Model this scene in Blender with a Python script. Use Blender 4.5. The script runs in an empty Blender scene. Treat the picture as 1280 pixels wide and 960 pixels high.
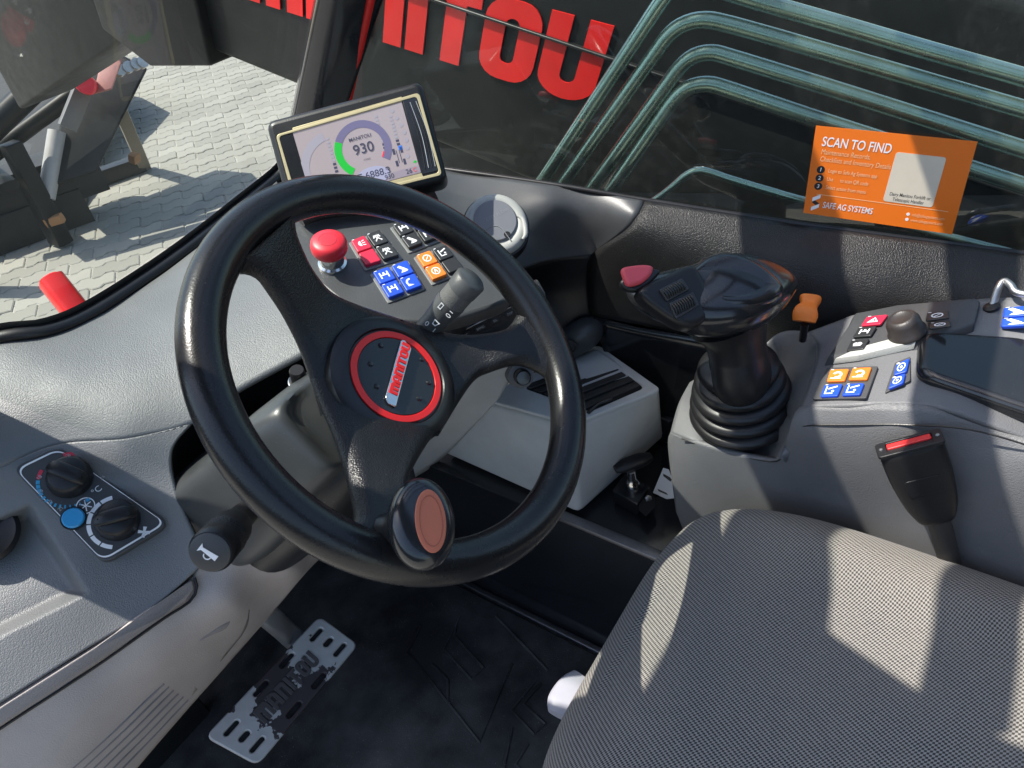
import bpy, bmesh, math, random
import numpy as np
from mathutils import Vector, Matrix
random.seed(7)
scn = bpy.context.scene
COL = scn.collection
V = lambda *a: np.array(a, float)
def nrm(a):
    a = np.asarray(a, float); return a / np.linalg.norm(a)

# ------------------------------------------------------------------ camera
F = 924.0                       # focal length in pixels of the 1280 px wide photograph
CAMP = V(0, 0, 1.30)            # cab floor is z = 0; X right, Y forward, Z up
AX = V(.54108699, -.83252181, -.11887937)      # image right
AD = V(-.58890077, -.27418565, -.76027503)     # image down
AF = V(.60035053, .48138308, -.63863102)       # viewing direction
cam_d = bpy.data.cameras.new('camera'); cam = bpy.data.objects.new('camera', cam_d); COL.objects.link(cam)
cam_d.sensor_width = 36; cam_d.lens = F / 1280 * 36; cam_d.clip_start = .02; cam_d.clip_end = 2000
m3 = Matrix((AX, -AD, -AF)).transposed()
cam.matrix_world = Matrix.Translation(Vector(CAMP)) @ m3.to_4x4()
scn.camera = cam

# ------------------------------------------------------------------ sky, sun, exposure
SUN = nrm(V(.235, -.46, -.865))   # direction the sunlight travels
world = bpy.data.worlds.new('World'); scn.world = world; world.use_nodes = True
wn = world.node_tree; bg = wn.nodes['Background']
sky = wn.nodes.new('ShaderNodeTexSky'); sky.sky_type = 'NISHITA'; sky.sun_disc = False
sky.sun_elevation = math.asin(-SUN[2]); sky.sun_rotation = math.atan2(-SUN[0], -SUN[1])
sky.air_density = 1.2; sky.dust_density = 1.5
wn.links.new(sky.outputs[0], bg.inputs[0]); bg.inputs[1].default_value = .15
sl = bpy.data.lights.new('sun', 'SUN'); sl.energy = 4.3; sl.angle = math.radians(.55); sl.color = (1, .95, .87)
so = bpy.data.objects.new('sun', sl); COL.objects.link(so)
so.rotation_euler = Vector(SUN).to_track_quat('-Z', 'Y').to_euler()
scn.view_settings.view_transform = 'Standard'; scn.view_settings.look = 'None'
scn.view_settings.exposure = .95; scn.view_settings.gamma = 1
scn.cycles.max_bounces = 10; scn.cycles.transparent_max_bounces = 12
scn.cycles.sample_clamp_indirect = 6

# ------------------------------------------------------------------ pixel -> place helpers
def ray(px, py): return AX * (px - 640) + AD * (py - 480) + AF * F
def K(px, py, x=None, y=None, z=None, d=None):
    r = ray(px, py)
    if x is not None: t = (x - CAMP[0]) / r[0]
    elif y is not None: t = (y - CAMP[1]) / r[1]
    elif z is not None: t = (z - CAMP[2]) / r[2]
    else: t = d / F
    return CAMP + t * r
def depth(p): return float((np.asarray(p) - CAMP) @ AF)
def proj(p):
    v = np.asarray(p) - CAMP; d = v @ AF
    return 640 + F * (v @ AX) / d, 480 + F * (v @ AD) / d, d

class Fr:
    """a working plane: origin, in-plane axes u and v, normal n"""
    def __init__(s, o, n, uhint=(1, 0, 0)):
        s.o = np.asarray(o, float); s.n = nrm(n); h = np.asarray(uhint, float)
        s.u = nrm(h - (h @ s.n) * s.n); s.v = np.cross(s.n, s.u)
    def P(s, a, b, h=0): return s.o + a * s.u + b * s.v + h * s.n
    def px(s, x, y, h=0):
        r = ray(x, y); t = ((s.o + h * s.n - CAMP) @ s.n) / (r @ s.n); q = CAMP + t * r - s.o
        return float(q @ s.u), float(q @ s.v)
    def at(s, x, y, h=0):
        a, b = s.px(x, y, h); return s.P(a, b, h)
    def moved(s, a, b, h=0, rot=0):
        f = Fr(s.P(a, b, h), s.n, s.u * math.cos(rot) + s.v * math.sin(rot)); return f

# ------------------------------------------------------------------ object helpers
def tag(o, label=None, cat=None, group=None, kind=None):
    if label: o['label'] = label
    if cat: o['category'] = cat
    if group: o['group'] = group
    if kind: o['kind'] = kind
    return o
def thing(name, loc, label, cat, group=None):
    o = bpy.data.objects.new(name, None); o.empty_display_size = .02
    o.location = Vector(loc); COL.objects.link(o); return tag(o, label, cat, group)
def setparent(o, parent):
    if parent is None: return
    o.parent = parent; o.matrix_parent_inverse = Matrix.Translation(-parent_world(parent))
def parent_world(p):
    # every mesh is modelled in world space with an identity transform; only Empties carry a location
    return p.location.copy() if p.type == 'EMPTY' else Vector((0, 0, 0))
def link(name, me, mat, parent=None, smooth=True, angle=40):
    o = bpy.data.objects.new(name, me); COL.objects.link(o)
    if mat is not None:
        me.materials.clear(); me.materials.append(mat)
    if smooth and len(me.polygons):
        me.polygons.foreach_set('use_smooth', [True] * len(me.polygons))
        me.set_sharp_from_angle(angle=math.radians(angle))
    setparent(o, parent)
    return o
def mk(name, verts, faces, mat, parent=None, smooth=True, angle=40):
    me = bpy.data.meshes.new(name); me.from_pydata([tuple(map(float, v)) for v in verts], [], faces)
    bm = bmesh.new(); bm.from_mesh(me); bmesh.ops.recalc_face_normals(bm, faces=bm.faces); bm.to_mesh(me); bm.free()
    return link(name, me, mat, parent, smooth, angle)

def spline(pts, n, closed=False):
    """Catmull-Rom through pts, n samples evenly spaced"""
    P = np.asarray(pts, float); m = len(P); out = []
    segs = m if closed else m - 1
    for i in range(segs):
        if closed: a, b, c, d = P[(i - 1) % m], P[i], P[(i + 1) % m], P[(i + 2) % m]
        else: a, b, c, d = P[max(i - 1, 0)], P[i], P[i + 1], P[min(i + 2, m - 1)]
        for k in range(12):
            t = k / 12
            out.append(.5 * (2 * b + (c - a) * t + (2 * a - 5 * b + 4 * c - d) * t * t + (3 * b - a - 3 * c + d) * t ** 3))
    if closed: out.append(P[0])
    else: out.append(P[-1])
    return resample(out, n, closed)
def resample(pts, n, closed=False):
    P = np.asarray(pts, float); L = np.r_[0, np.cumsum(np.linalg.norm(np.diff(P, axis=0), axis=1))]
    t = np.linspace(0, L[-1], n, endpoint=not closed)
    return np.stack([np.interp(t, L, P[:, k]) for k in range(P.shape[1])], 1)
def lin(pts, n):
    return resample(pts, n)

def rrect(w, h, r, cx=0, cy=0, n=5):
    out = []
    r = min(r, w / 2 - 1e-6, h / 2 - 1e-6)
    for sx, sy, a0 in ((1, 1, 0), (-1, 1, 90), (-1, -1, 180), (1, -1, 270)):
        for k in range(n + 1):
            a = math.radians(a0 + 90 * k / n)
            out.append((cx + sx * (w / 2 - r) + r * math.cos(a), cy + sy * (h / 2 - r) + r * math.sin(a)))
    return out
def rpoly(pts, r, n=5):
    """round the corners of a polygon"""
    P = [np.asarray(p, float) for p in pts]; out = []; m = len(P)
    for i in range(m):
        a, b, c = P[i - 1], P[i], P[(i + 1) % m]
        la, lc = np.linalg.norm(a - b), np.linalg.norm(c - b); q = min(r, la * .45, lc * .45)
        s, e = b + (a - b) / la * q, b + (c - b) / lc * q
        for k in range(n + 1):
            t = k / n; out.append((1 - t) ** 2 * s + 2 * t * (1 - t) * b + t * t * e)
    return out
def circle(r, n=40, cx=0, cy=0): return [(cx + r * math.cos(2 * math.pi * k / n), cy + r * math.sin(2 * math.pi * k / n)) for k in range(n)]
def arc_band(r0, r1, a0, a1, n=24, cx=0, cy=0):
    A = [math.radians(a0 + (a1 - a0) * k / n) for k in range(n + 1)]
    return [(cx + r1 * math.cos(a), cy + r1 * math.sin(a)) for a in A] + [(cx + r0 * math.cos(a), cy + r0 * math.sin(a)) for a in reversed(A)]

def curve_mesh(loops, thick, bevel, res=3):
    cu = bpy.data.curves.new('tmp', 'CURVE'); cu.dimensions = '2D'; cu.fill_mode = 'BOTH'
    bevel = min(bevel, thick / 2 * .999)
    cu.extrude = max(thick / 2 - bevel, 0); cu.bevel_depth = bevel; cu.bevel_resolution = res; cu.offset = -bevel
    for lp in loops:
        s = cu.splines.new('POLY'); s.points.add(len(lp) - 1); s.use_cyclic_u = True
        for i, p in enumerate(lp): s.points[i].co = (p[0], p[1], 0, 1)
    ob = bpy.data.objects.new('tmp', cu); COL.objects.link(ob)
    dg = bpy.context.evaluated_depsgraph_get()
    me = bpy.data.meshes.new_from_object(ob.evaluated_get(dg)); bpy.data.objects.remove(ob); bpy.data.curves.remove(cu)
    return me
def shape(name, loops, fr, h, thick, bevel, mat, parent=None, fn=None, res=3, angle=40):
    """flat plate with outline and holes: its underside lies at height h over the plane"""
    me = curve_mesh(loops, thick, bevel, res); n = len(me.vertices)
    co = np.zeros(n * 3); me.vertices.foreach_get('co', co); co = co.reshape(-1, 3)
    z = co[:, 2] + thick / 2 + h
    if fn is not None: z = z + fn(co[:, 0], co[:, 1])
    w = fr.o + co[:, :1] * fr.u + co[:, 1:2] * fr.v + z[:, None] * fr.n
    me.vertices.foreach_set('co', w.ravel()); me.update()
    return link(name, me, mat, parent, True, angle)
def join_shapes(name, items, fr, mat, parent, thick=.0006):
    """several small flat marks as one mesh: items are lists of loops with a height"""
    bm = bmesh.new()
    for loops, h in items:
        me = curve_mesh(loops, thick, 0)
        n0 = len(bm.verts); bm.from_mesh(me); bpy.data.meshes.remove(me); bm.verts.ensure_lookup_table()
        for v in bm.verts[n0:]:
            a, b, c = v.co; v.co = Vector(fr.P(a, b, c + thick / 2 + h))
    me = bpy.data.meshes.new(name); bm.to_mesh(me); bm.free()
    o = link(name, me, mat, parent, False)
    if len(items) > 2: o['kind'] = 'stuff'
    return o
def text_mesh(s, size, bold=0, align='CENTER', xs=1, shear=0, space=1):
    cu = bpy.data.curves.new('tmp', 'FONT'); cu.body = s; cu.size = size; cu.align_x = align; cu.align_y = 'CENTER'
    cu.offset = bold * size; cu.extrude = 0; cu.shear = shear; cu.space_character = space
    ob = bpy.data.objects.new('tmp', cu); COL.objects.link(ob)
    dg = bpy.context.evaluated_depsgraph_get()
    me = bpy.data.meshes.new_from_object(ob.evaluated_get(dg)); bpy.data.objects.remove(ob); bpy.data.curves.remove(cu)
    for v in me.vertices: v.co.x *= xs
    return me
def text(name, s, fr, a, b, size, mat, parent, h=.0005, bold=0.0, align='CENTER', rot=0, xs=1, shear=0, space=1):
    me = text_mesh(s, size, bold, align, xs, shear, space); c, q = math.cos(rot), math.sin(rot)
    for v in me.vertices:
        x, y = v.co.x, v.co.y
        v.co = Vector(fr.P(a + c * x - q * y, b + q * x + c * y, h))
    return link(name, me, mat, parent, False)
def tube(name, pts, rad, mat, parent=None, seg=14, ref=None, n=None, closed=False, ex=2.0, cap=True):
    """sweep a (super)ellipse along pts; rad = r | [r..] | [(ra, rb)..]; ref fixes the ra axis"""
    P = np.asarray(pts, float); m = len(P)
    R = [(r, r) if np.isscalar(r) else r for r in (rad if isinstance(rad, (list, np.ndarray)) else [rad] * m)]
    R = np.asarray(R, float)
    if n:
        Q = np.c_[P, R]; Q = spline(Q, n, closed); P, R = Q[:, :3], Q[:, 3:]; m = n
    T = np.gradient(P, axis=0) if not closed else (np.roll(P, -1, 0) - np.roll(P, 1, 0))
    T = np.array([nrm(t) for t in T])
    a = np.asarray(ref, float) if ref is not None else (V(0, 0, 1) if abs(T[0][2]) < .9 else V(1, 0, 0))
    vs = []; fs = []
    for i in range(m):
        a1 = a - (a @ T[i]) * T[i]; a1 = nrm(a1); b1 = np.cross(T[i], a1)
        if ref is None: a = a1
        for k in range(seg):
            t = 2 * math.pi * k / seg; c, s = math.cos(t), math.sin(t)
            c = math.copysign(abs(c) ** (2 / ex), c); s = math.copysign(abs(s) ** (2 / ex), s)
            vs.append(P[i] + a1 * R[i][0] * c + b1 * R[i][1] * s)
    rng = m if closed else m - 1
    for i in range(rng):
        for k in range(seg):
            j = (i + 1) % m
            fs.append((i * seg + k, i * seg + (k + 1) % seg, j * seg + (k + 1) % seg, j * seg + k))
    if cap and not closed:
        fs.append(tuple(range(seg))); fs.append(tuple((m - 1) * seg + k for k in range(seg)))
    return mk(name, vs, fs, mat, parent, True, 50)
def lathe(name, prof, fr, mat, parent=None, seg=48, sx=1, sy=1, angle=35, smoothprof=0):
    if smoothprof: prof = spline(prof, smoothprof)
    vs = []; fs = []; m = len(prof)
    for r, h in prof:
        for k in range(seg):
            t = 2 * math.pi * k / seg; vs.append(fr.P(r * math.cos(t) * sx, r * math.sin(t) * sy, h))
    for i in range(m - 1):
        for k in range(seg): fs.append((i * seg + k, i * seg + (k + 1) % seg, (i + 1) * seg + (k + 1) % seg, (i + 1) * seg + k))
    fs.append(tuple((m - 1) * seg + k for k in range(seg))); fs.append(tuple(range(seg)))
    return mk(name, vs, fs, mat, parent, True, angle)
def box(name, fr, sx, sy, h0, h1, mat, parent=None, bev=.002, taper=1.0):
    bm = bmesh.new(); vs = []
    for h, k in ((h0, 1), (h1, taper)):
        for a, b in ((-1, -1), (1, -1), (1, 1), (-1, 1)): vs.append(bm.verts.new(Vector(fr.P(a * sx / 2 * k, b * sy / 2 * k, h))))
    for f in ((3, 2, 1, 0), (4, 5, 6, 7), (0, 1, 5, 4), (1, 2, 6, 5), (2, 3, 7, 6), (3, 0, 4, 7)): bm.faces.new([vs[i] for i in f])
    bmesh.ops.recalc_face_normals(bm, faces=bm.faces)
    if bev: bmesh.ops.bevel(bm, geom=bm.edges[:], offset=bev, segments=3, affect='EDGES', profile=.5)
    me = bpy.data.meshes.new(name); bm.to_mesh(me); bm.free()
    return link(name, me, mat, parent, True, 50)
def hexa(name, c8, mat, parent=None, bev=.003):
    """box from eight corners: four below, four above in the same order"""
    bm = bmesh.new(); vs = [bm.verts.new(Vector(map(float, c))) for c in c8]
    for f in ((3, 2, 1, 0), (4, 5, 6, 7), (0, 1, 5, 4), (1, 2, 6, 5), (2, 3, 7, 6), (3, 0, 4, 7)): bm.faces.new([vs[i] for i in f])
    bmesh.ops.recalc_face_normals(bm, faces=bm.faces)
    if bev: bmesh.ops.bevel(bm, geom=bm.edges[:], offset=bev, segments=3, affect='EDGES', profile=.5)
    me = bpy.data.meshes.new(name); bm.to_mesh(me); bm.free()
    return link(name, me, mat, parent, True, 45)
def abox(name, x0, x1, y0, y1, z0, z1, mat, parent=None, bev=.003):
    return hexa(name, [(x0, y0, z0), (x1, y0, z0), (x1, y1, z0), (x0, y1, z0), (x0, y0, z1), (x1, y0, z1), (x1, y1, z1), (x0, y1, z1)], mat, parent, bev)
def prism(name, low, high, mat, parent=None, bev=.002):
    """closed solid between two outlines of equal length"""
    bm = bmesh.new(); m = len(low)
    a = [bm.verts.new(Vector(map(float, p))) for p in low]; b = [bm.verts.new(Vector(map(float, p))) for p in high]
    bm.faces.new(a[::-1]); bm.faces.new(b)
    for i in range(m): bm.faces.new((a[i], a[(i + 1) % m], b[(i + 1) % m], b[i]))
    bmesh.ops.recalc_face_normals(bm, faces=bm.faces)
    if bev: bmesh.ops.bevel(bm, geom=bm.edges[:], offset=bev, segments=3, affect='EDGES', profile=.5)
    me = bpy.data.meshes.new(name); bm.to_mesh(me); bm.free()
    return link(name, me, mat, parent, True, 40)

class Tps:
    """smooth depth over the picture from control points (px, py, place): planes stay planes"""
    def __init__(s, ctrl):
        s.c = np.array([[c[0], c[1]] for c in ctrl], float) / 500
        w = np.array([1 / depth(c[2]) for c in ctrl]); n = len(ctrl)
        A = np.zeros((n + 3, n + 3)); A[:n, :n] = s.k(s.c, s.c) + 1e-6 * np.eye(n)
        A[:n, n:] = np.c_[np.ones(n), s.c]; A[n:, :n] = A[:n, n:].T
        s.w = np.linalg.solve(A, np.r_[w, 0, 0, 0])
    @staticmethod
    def k(a, b):
        d = ((a[:, None] - b[None]) ** 2).sum(-1); return np.where(d > 0, .5 * d * np.log(np.maximum(d, 1e-12)), 0)
    def __call__(s, px, py):
        q = np.array([[px, py]]) / 500; n = len(s.c)
        return 1 / float((s.k(q, s.c) @ s.w[:n])[0] + s.w[n] + q[0] @ s.w[n + 1:])
def Z(px, py, z): return (px, py, K(px, py, z=z))
def X(px, py, x): return (px, py, K(px, py, x=x))
def Y(px, py, y): return (px, py, K(px, py, y=y))
def patch(name, top, bottom, left, right, ctrl, mat, parent=None, nu=40, nv=30, thick=.005, curved=True, extra=None, angle=60):
    """surface over a four-sided outline (Coons), given thickness away from the viewer"""
    f = spline if curved else lin
    T, B = f(top, nu), f(bottom, nu); L, R = f(left, nv), f(right, nv)
    tp = Tps(ctrl); vs = []; fs = []
    for j in range(nv):
        t = j / (nv - 1)
        for i in range(nu):
            s = i / (nu - 1)
            p = (1 - t) * T[i] + t * B[i] + (1 - s) * L[j] + s * R[j] - ((1 - s) * (1 - t) * T[0] + s * (1 - t) * T[-1] + (1 - s) * t * B[0] + s * t * B[-1])
            d = tp(p[0], p[1])
            if extra: d += extra(p[0], p[1])
            vs.append(K(p[0], p[1], d=d))
    for j in range(nv - 1):
        for i in range(nu - 1): fs.append((j * nu + i, j * nu + i + 1, (j + 1) * nu + i + 1, (j + 1) * nu + i))
    o = mk(name, vs, fs, mat, parent, True, angle)
    bm = bmesh.new(); bm.from_mesh(o.data); bm.normal_update(); bm.faces.ensure_lookup_table()
    c = bm.faces[len(bm.faces) // 2]
    if (Vector(CAMP) - c.calc_center_median()).dot(c.normal) < 0: bmesh.ops.reverse_faces(bm, faces=bm.faces)
    bm.to_mesh(o.data); bm.free()
    sm = o.modifiers.new('thickness', 'SOLIDIFY'); sm.thickness = thick; sm.offset = -1
    return o

# ------------------------------------------------------------------ materials
def _nt(name):
    m = bpy.data.materials.new(name); m.use_nodes = True; nt = m.node_tree
    return m, nt, nt.nodes['Principled BSDF']
def node(nt, t, **k):
    n = nt.nodes.new(t)
    for a, b in k.items():
        if a == 'op': n.operation = b
        elif hasattr(n, a): setattr(n, a, b)
    return n
def coords(nt): return node(nt, 'ShaderNodeTexCoord').outputs['Object']
def noise(nt, scale, detail=3, rough=.55, vec=None):
    n = node(nt, 'ShaderNodeTexNoise'); n.inputs['Scale'].default_value = scale; n.inputs['Detail'].default_value = detail
    n.inputs['Roughness'].default_value = rough; nt.links.new(vec or coords(nt), n.inputs['Vector']); return n.outputs[0]
def ramp(nt, fac, a, b, ca=(0, 0, 0, 1), cb=(1, 1, 1, 1)):
    r = node(nt, 'ShaderNodeValToRGB'); r.color_ramp.elements[0].position = a; r.color_ramp.elements[1].position = b
    r.color_ramp.elements[0].color = ca; r.color_ramp.elements[1].color = cb; nt.links.new(fac, r.inputs[0]); return r.outputs[0]
def mixc(nt, fac, a, b):
    n = node(nt, 'ShaderNodeMix'); n.data_type = 'RGBA'
    for s, v in ((n.inputs[0], fac), (n.inputs[6], a), (n.inputs[7], b)):
        if hasattr(v, 'is_linked'): nt.links.new(v, s)
        elif isinstance(v, (int, float)): s.default_value = v
        else: s.default_value = tuple(v) + ((1,) if len(v) == 3 else ())
    return n.outputs[2]
def math_(nt, op, a, b=None):
    n = node(nt, 'ShaderNodeMath'); n.operation = op
    for i, v in enumerate((a, b)):
        if v is None: continue
        if hasattr(v, 'is_linked'): nt.links.new(v, n.inputs[i])
        else: n.inputs[i].default_value = v
    return n.outputs[0]
def bump(nt, bsdf, height, strength, dist=.001):
    b = node(nt, 'ShaderNodeBump'); b.inputs['Strength'].default_value = strength; b.inputs['Distance'].default_value = dist
    nt.links.new(height, b.inputs['Height']); nt.links.new(b.outputs[0], bsdf.inputs['Normal'])
MATS = {}
def plastic(name, col, rough=.5, grain=0, gs=420, dust=.25, metal=0, spec=.5, wear=.12, coat=0, dustcol=(.45, .43, .40)):
    """moulded plastic or painted metal: leather grain, uneven gloss, dust specks and a film of dust"""
    m, nt, b = _nt(name); c4 = tuple(col) + (1,)
    blot = ramp(nt, noise(nt, 9, 5, .6), .3, .75)
    col_o = mixc(nt, blot, [c * (1 - wear) for c in col], [min(1, c * (1 + wear)) for c in col])
    if dust:
        sp = ramp(nt, noise(nt, 520, 2, .5), .70, .76); big = ramp(nt, noise(nt, 16, 4, .6), .45, .7)
        f = math_(nt, 'MULTIPLY', math_(nt, 'MULTIPLY', sp, big), dust)
        film = math_(nt, 'MULTIPLY', ramp(nt, noise(nt, 5, 6, .65), .4, .85), dust * .12)
        col_o = mixc(nt, math_(nt, 'ADD', f, film), col_o, dustcol)
    nt.links.new(col_o, b.inputs['Base Color'])
    rr = math_(nt, 'ADD', math_(nt, 'MULTIPLY', noise(nt, 22, 5, .6), .22), rough - .11)
    nt.links.new(rr, b.inputs['Roughness']); b.inputs['Metallic'].default_value = metal
    b.inputs['Specular IOR Level'].default_value = spec
    if coat: b.inputs['Coat Weight'].default_value = coat; b.inputs['Coat Roughness'].default_value = .08
    if grain:
        v = node(nt, 'ShaderNodeTexVoronoi'); v.inputs['Scale'].default_value = gs
        dn = node(nt, 'ShaderNodeVectorMath'); dn.operation = 'ADD'
        nn = node(nt, 'ShaderNodeTexNoise'); nn.inputs['Scale'].default_value = gs * .5
        cc = coords(nt); nt.links.new(cc, nn.inputs['Vector'])
        sc = node(nt, 'ShaderNodeVectorMath'); sc.operation = 'SCALE'; sc.inputs['Scale'].default_value = 1.2 / gs
        nt.links.new(nn.outputs['Color'], sc.inputs[0]); nt.links.new(cc, dn.inputs[0]); nt.links.new(sc.outputs[0], dn.inputs[1])
        nt.links.new(dn.outputs[0], v.inputs['Vector'])
        h = math_(nt, 'ADD', math_(nt, 'MULTIPLY', v.outputs['Distance'], -1.0), math_(nt, 'MULTIPLY', noise(nt, gs * 1.7, 2), .5))
        bump(nt, b, h, grain, .0009)
    MATS[name] = m; return m
def flat(name, col, rough=.5, emit=0, metal=0):
    m, nt, b = _nt(name); b.inputs['Base Color'].default_value = tuple(col) + (1,); b.inputs['Roughness'].default_value = rough
    b.inputs['Metallic'].default_value = metal
    if emit: b.inputs['Emission Color'].default_value = tuple(col) + (1,); b.inputs['Emission Strength'].default_value = emit
    MATS[name] = m; return m
def metal_mat(name, col, rough, scr=.1):
    m, nt, b = _nt(name); b.inputs['Metallic'].default_value = 1
    nt.links.new(mixc(nt, ramp(nt, noise(nt, 35, 6, .7), .35, .7), [c * .75 for c in col], col), b.inputs['Base Color'])
    nt.links.new(math_(nt, 'ADD', math_(nt, 'MULTIPLY', noise(nt, 60, 5), .3), rough - .12), b.inputs['Roughness'])
    bump(nt, b, noise(nt, 180, 4), scr, .0006); MATS[name] = m; return m
def glass(name, tint, ior=1.45, dustamt=.05, streak=60):
    """thin pane: clear tinted sheet with mirror reflection by Fresnel and a little dirt"""
    m = bpy.data.materials.new(name); m.use_nodes = True; nt = m.node_tree; nt.nodes.clear()
    out = node(nt, 'ShaderNodeOutputMaterial'); tr = node(nt, 'ShaderNodeBsdfTransparent'); tr.inputs[0].default_value = tuple(tint) + (1,)
    gl = node(nt, 'ShaderNodeBsdfGlossy'); gl.inputs['Roughness'].default_value = .0; gl.inputs[0].default_value = (.9, .95, .92, 1)
    lw = node(nt, 'ShaderNodeLayerWeight'); lw.inputs[0].default_value = .5
    f0 = 1.7 * ((ior - 1) / (ior + 1)) ** 2                     # both faces of the coated pane
    fo = math_(nt, 'ADD', math_(nt, 'MULTIPLY', math_(nt, 'POWER', lw.outputs['Facing'], 5.0), 1 - f0), f0)
    mx = node(nt, 'ShaderNodeMixShader'); nt.links.new(fo, mx.inputs[0]); nt.links.new(tr.outputs[0], mx.inputs[1]); nt.links.new(gl.outputs[0], mx.inputs[2])
    df = node(nt, 'ShaderNodeBsdfDiffuse'); df.inputs[0].default_value = (.55, .56, .52, 1)
    d = math_(nt, 'MULTIPLY', ramp(nt, noise(nt, streak, 6, .7), .45, .85), dustamt)
    sp = math_(nt, 'MULTIPLY', ramp(nt, noise(nt, 330, 2), .68, .76), dustamt * 2.2)
    mx2 = node(nt, 'ShaderNodeMixShader'); nt.links.new(math_(nt, 'ADD', math_(nt, 'ADD', d, sp), dustamt * .35), mx2.inputs[0])
    nt.links.new(mx.outputs[0], mx2.inputs[1]); nt.links.new(df.outputs[0], mx2.inputs[2]); nt.links.new(mx2.outputs[0], out.inputs[0])
    MATS[name] = m; return m

col_m = plastic('column dark grey', (.034, .037, .038), .38, .06, 700, .35)
dash_m = plastic('dash grey', (.125, .131, .134), .48, .40, 680, .3)
dashsm = plastic('dash smooth dark grey', (.048, .051, .054), .42, .12, 700, .35)
knee_m = plastic('knee panel warm grey', (.37, .33, .312), .56, .32, 720, .15)
strip_m = plastic('trim strip grey', (.25, .222, .21), .55, .25, 600, .15)
light_m = plastic('console light grey', (.52, .525, .51), .55, .3, 600, .12)
cons_m = plastic('console mid grey', (.132, .134, .139), .48, .40, 700, .25)
black_g = plastic('black grained plastic', (.010, .010, .0105), .40, .75, 600, .5, spec=.4)
black_s = plastic('black smooth plastic', (.011, .011, .012), .36, .1, 800, .3, spec=.35)
black_gloss = plastic('black gloss plastic', (.012, .013, .015), .17, 0, 400, .2, spec=.6)
rubber = plastic('black rubber', (.009, .009, .010), .36, .05, 700, .2, spec=.45)
wheel_m = plastic('wheel foam black', (.009, .009, .010), .36, .5, 620, .2, spec=.4)
rim_m = plastic('wheel rim black polished', (.009, .009, .010), .27, .08, 520, .15, spec=.42)
void_m = plastic('footwell black', (.008, .008, .009), .6, .2, 300, .15)
mat_m = plastic('floor mat rubber', (.017, .017, .0175), .52, .3, 350, 2.2, wear=.5)
red_m = plastic('red plastic', (.62, .02, .035), .4, 0, 400, .15)
redbtn = plastic('red button', (.55, .015, .05), .42, 0, 400, .15)
paintred = plastic('red paint', (.80, .012, .010), .34, 0, 400, .35)
orange_m = plastic('orange plastic', (.78, .19, .015), .5, .15, 700, .12)
salmon_m = plastic('salmon insert', (.55, .15, .075), .5, .1, 600, .2)
blue_m = plastic('blue button', (.012, .07, .55), .4, 0, 400, .12)
ltblue = plastic('light blue button', (.03, .28, .55), .35, 0, 400, .1)
white_m = flat('white print', (.8, .8, .8), .5)
grey_print = flat('grey print', (.35, .35, .36), .5)
blackprint = flat('black print', (.01, .01, .012), .5)
redprint = flat('red print', (.55, .03, .06), .5); blueprint = flat('blue print', (.04, .3, .5), .5)
chrome = metal_mat('chrome', (.8, .8, .78), .14, .05)
steel = metal_mat('worn steel', (.55, .54, .52), .36, .25)
darksteel = metal_mat('dark steel strip', (.32, .32, .34), .36, .2)
gold_m = plastic('pale gold bezel', (.50, .42, .24), .4, 0, 400, .1, metal=.3)
ventgrey = plastic('vent light grey', (.36, .36, .34), .5, .1, 600, .15)
ventdark = plastic('vent lid grey', (.14, .145, .165), .45, .1, 600, .15)
boom_m = plastic('boom black paint', (.010, .0105, .011), .42, .05, 60, .15, spec=.22)
sticker_m = flat('sticker orange', (.80, .17, .008), .4)
cream = plastic('sticker white field', (.62, .56, .45), .45, 0, 400, 0)
label_m = plastic('white label', (.8, .8, .78), .5, 0, 400, .1)
trans_m = plastic('pale plastic lever', (.33, .33, .37), .35, 0, 400, .1)
barsteel = plastic('galvanised guard bar', (.46, .54, .46), .27, .05, 300, .3, metal=.85, wear=.25)
hood_m = plastic('hood grey paint', (.14, .16, .18), .3, 0, 300, .3)
glass_f = glass('windscreen glass', (.86, .90, .87), 1.32, .03)
glass_s = glass('side window glass', (.74, .82, .76), 1.50, .03)

def seat_material():
    m, nt, b = _nt('woven seat cloth'); sx = node(nt, 'ShaderNodeSeparateXYZ'); nt.links.new(coords(nt), sx.inputs[0])
    p = .0047
    s = math_(nt, 'MULTIPLY', math_(nt, 'SUBTRACT', sx.outputs[1], sx.outputs[2]), 2 * math.pi / p)
    t = math_(nt, 'MULTIPLY', sx.outputs[0], 2 * math.pi / p)
    # staggered yarn dots: bright warp floats over a dark weft
    w = math_(nt, 'MULTIPLY', math_(nt, 'SINE', s), math_(nt, 'SINE', math_(nt, 'ADD', t, math_(nt, 'MULTIPLY', s, .5))))
    yarn = math_(nt, 'ADD', math_(nt, 'MULTIPLY', w, .5), .5)
    var = noise(nt, 900, 2); yv = math_(nt, 'ADD', yarn, math_(nt, 'MULTIPLY', math_(nt, 'SUBTRACT', var, .5), .5))
    c = mixc(nt, ramp(nt, yv, .36, .62), (.026, .025, .025), (.29, .272, .25))
    stain = ramp(nt, noise(nt, 6, 5, .6), .35, .8)
    c = mixc(nt, math_(nt, 'MULTIPLY', stain, .22), c, (.30, .26, .20))
    nt.links.new(c, b.inputs['Base Color']); b.inputs['Roughness'].default_value = .9; b.inputs['Specular IOR Level'].default_value = .2
    b.inputs['Sheen Weight'].default_value = .15
    bump(nt, b, yv, .6, .0008); return m
seat_m = seat_material()
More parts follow.
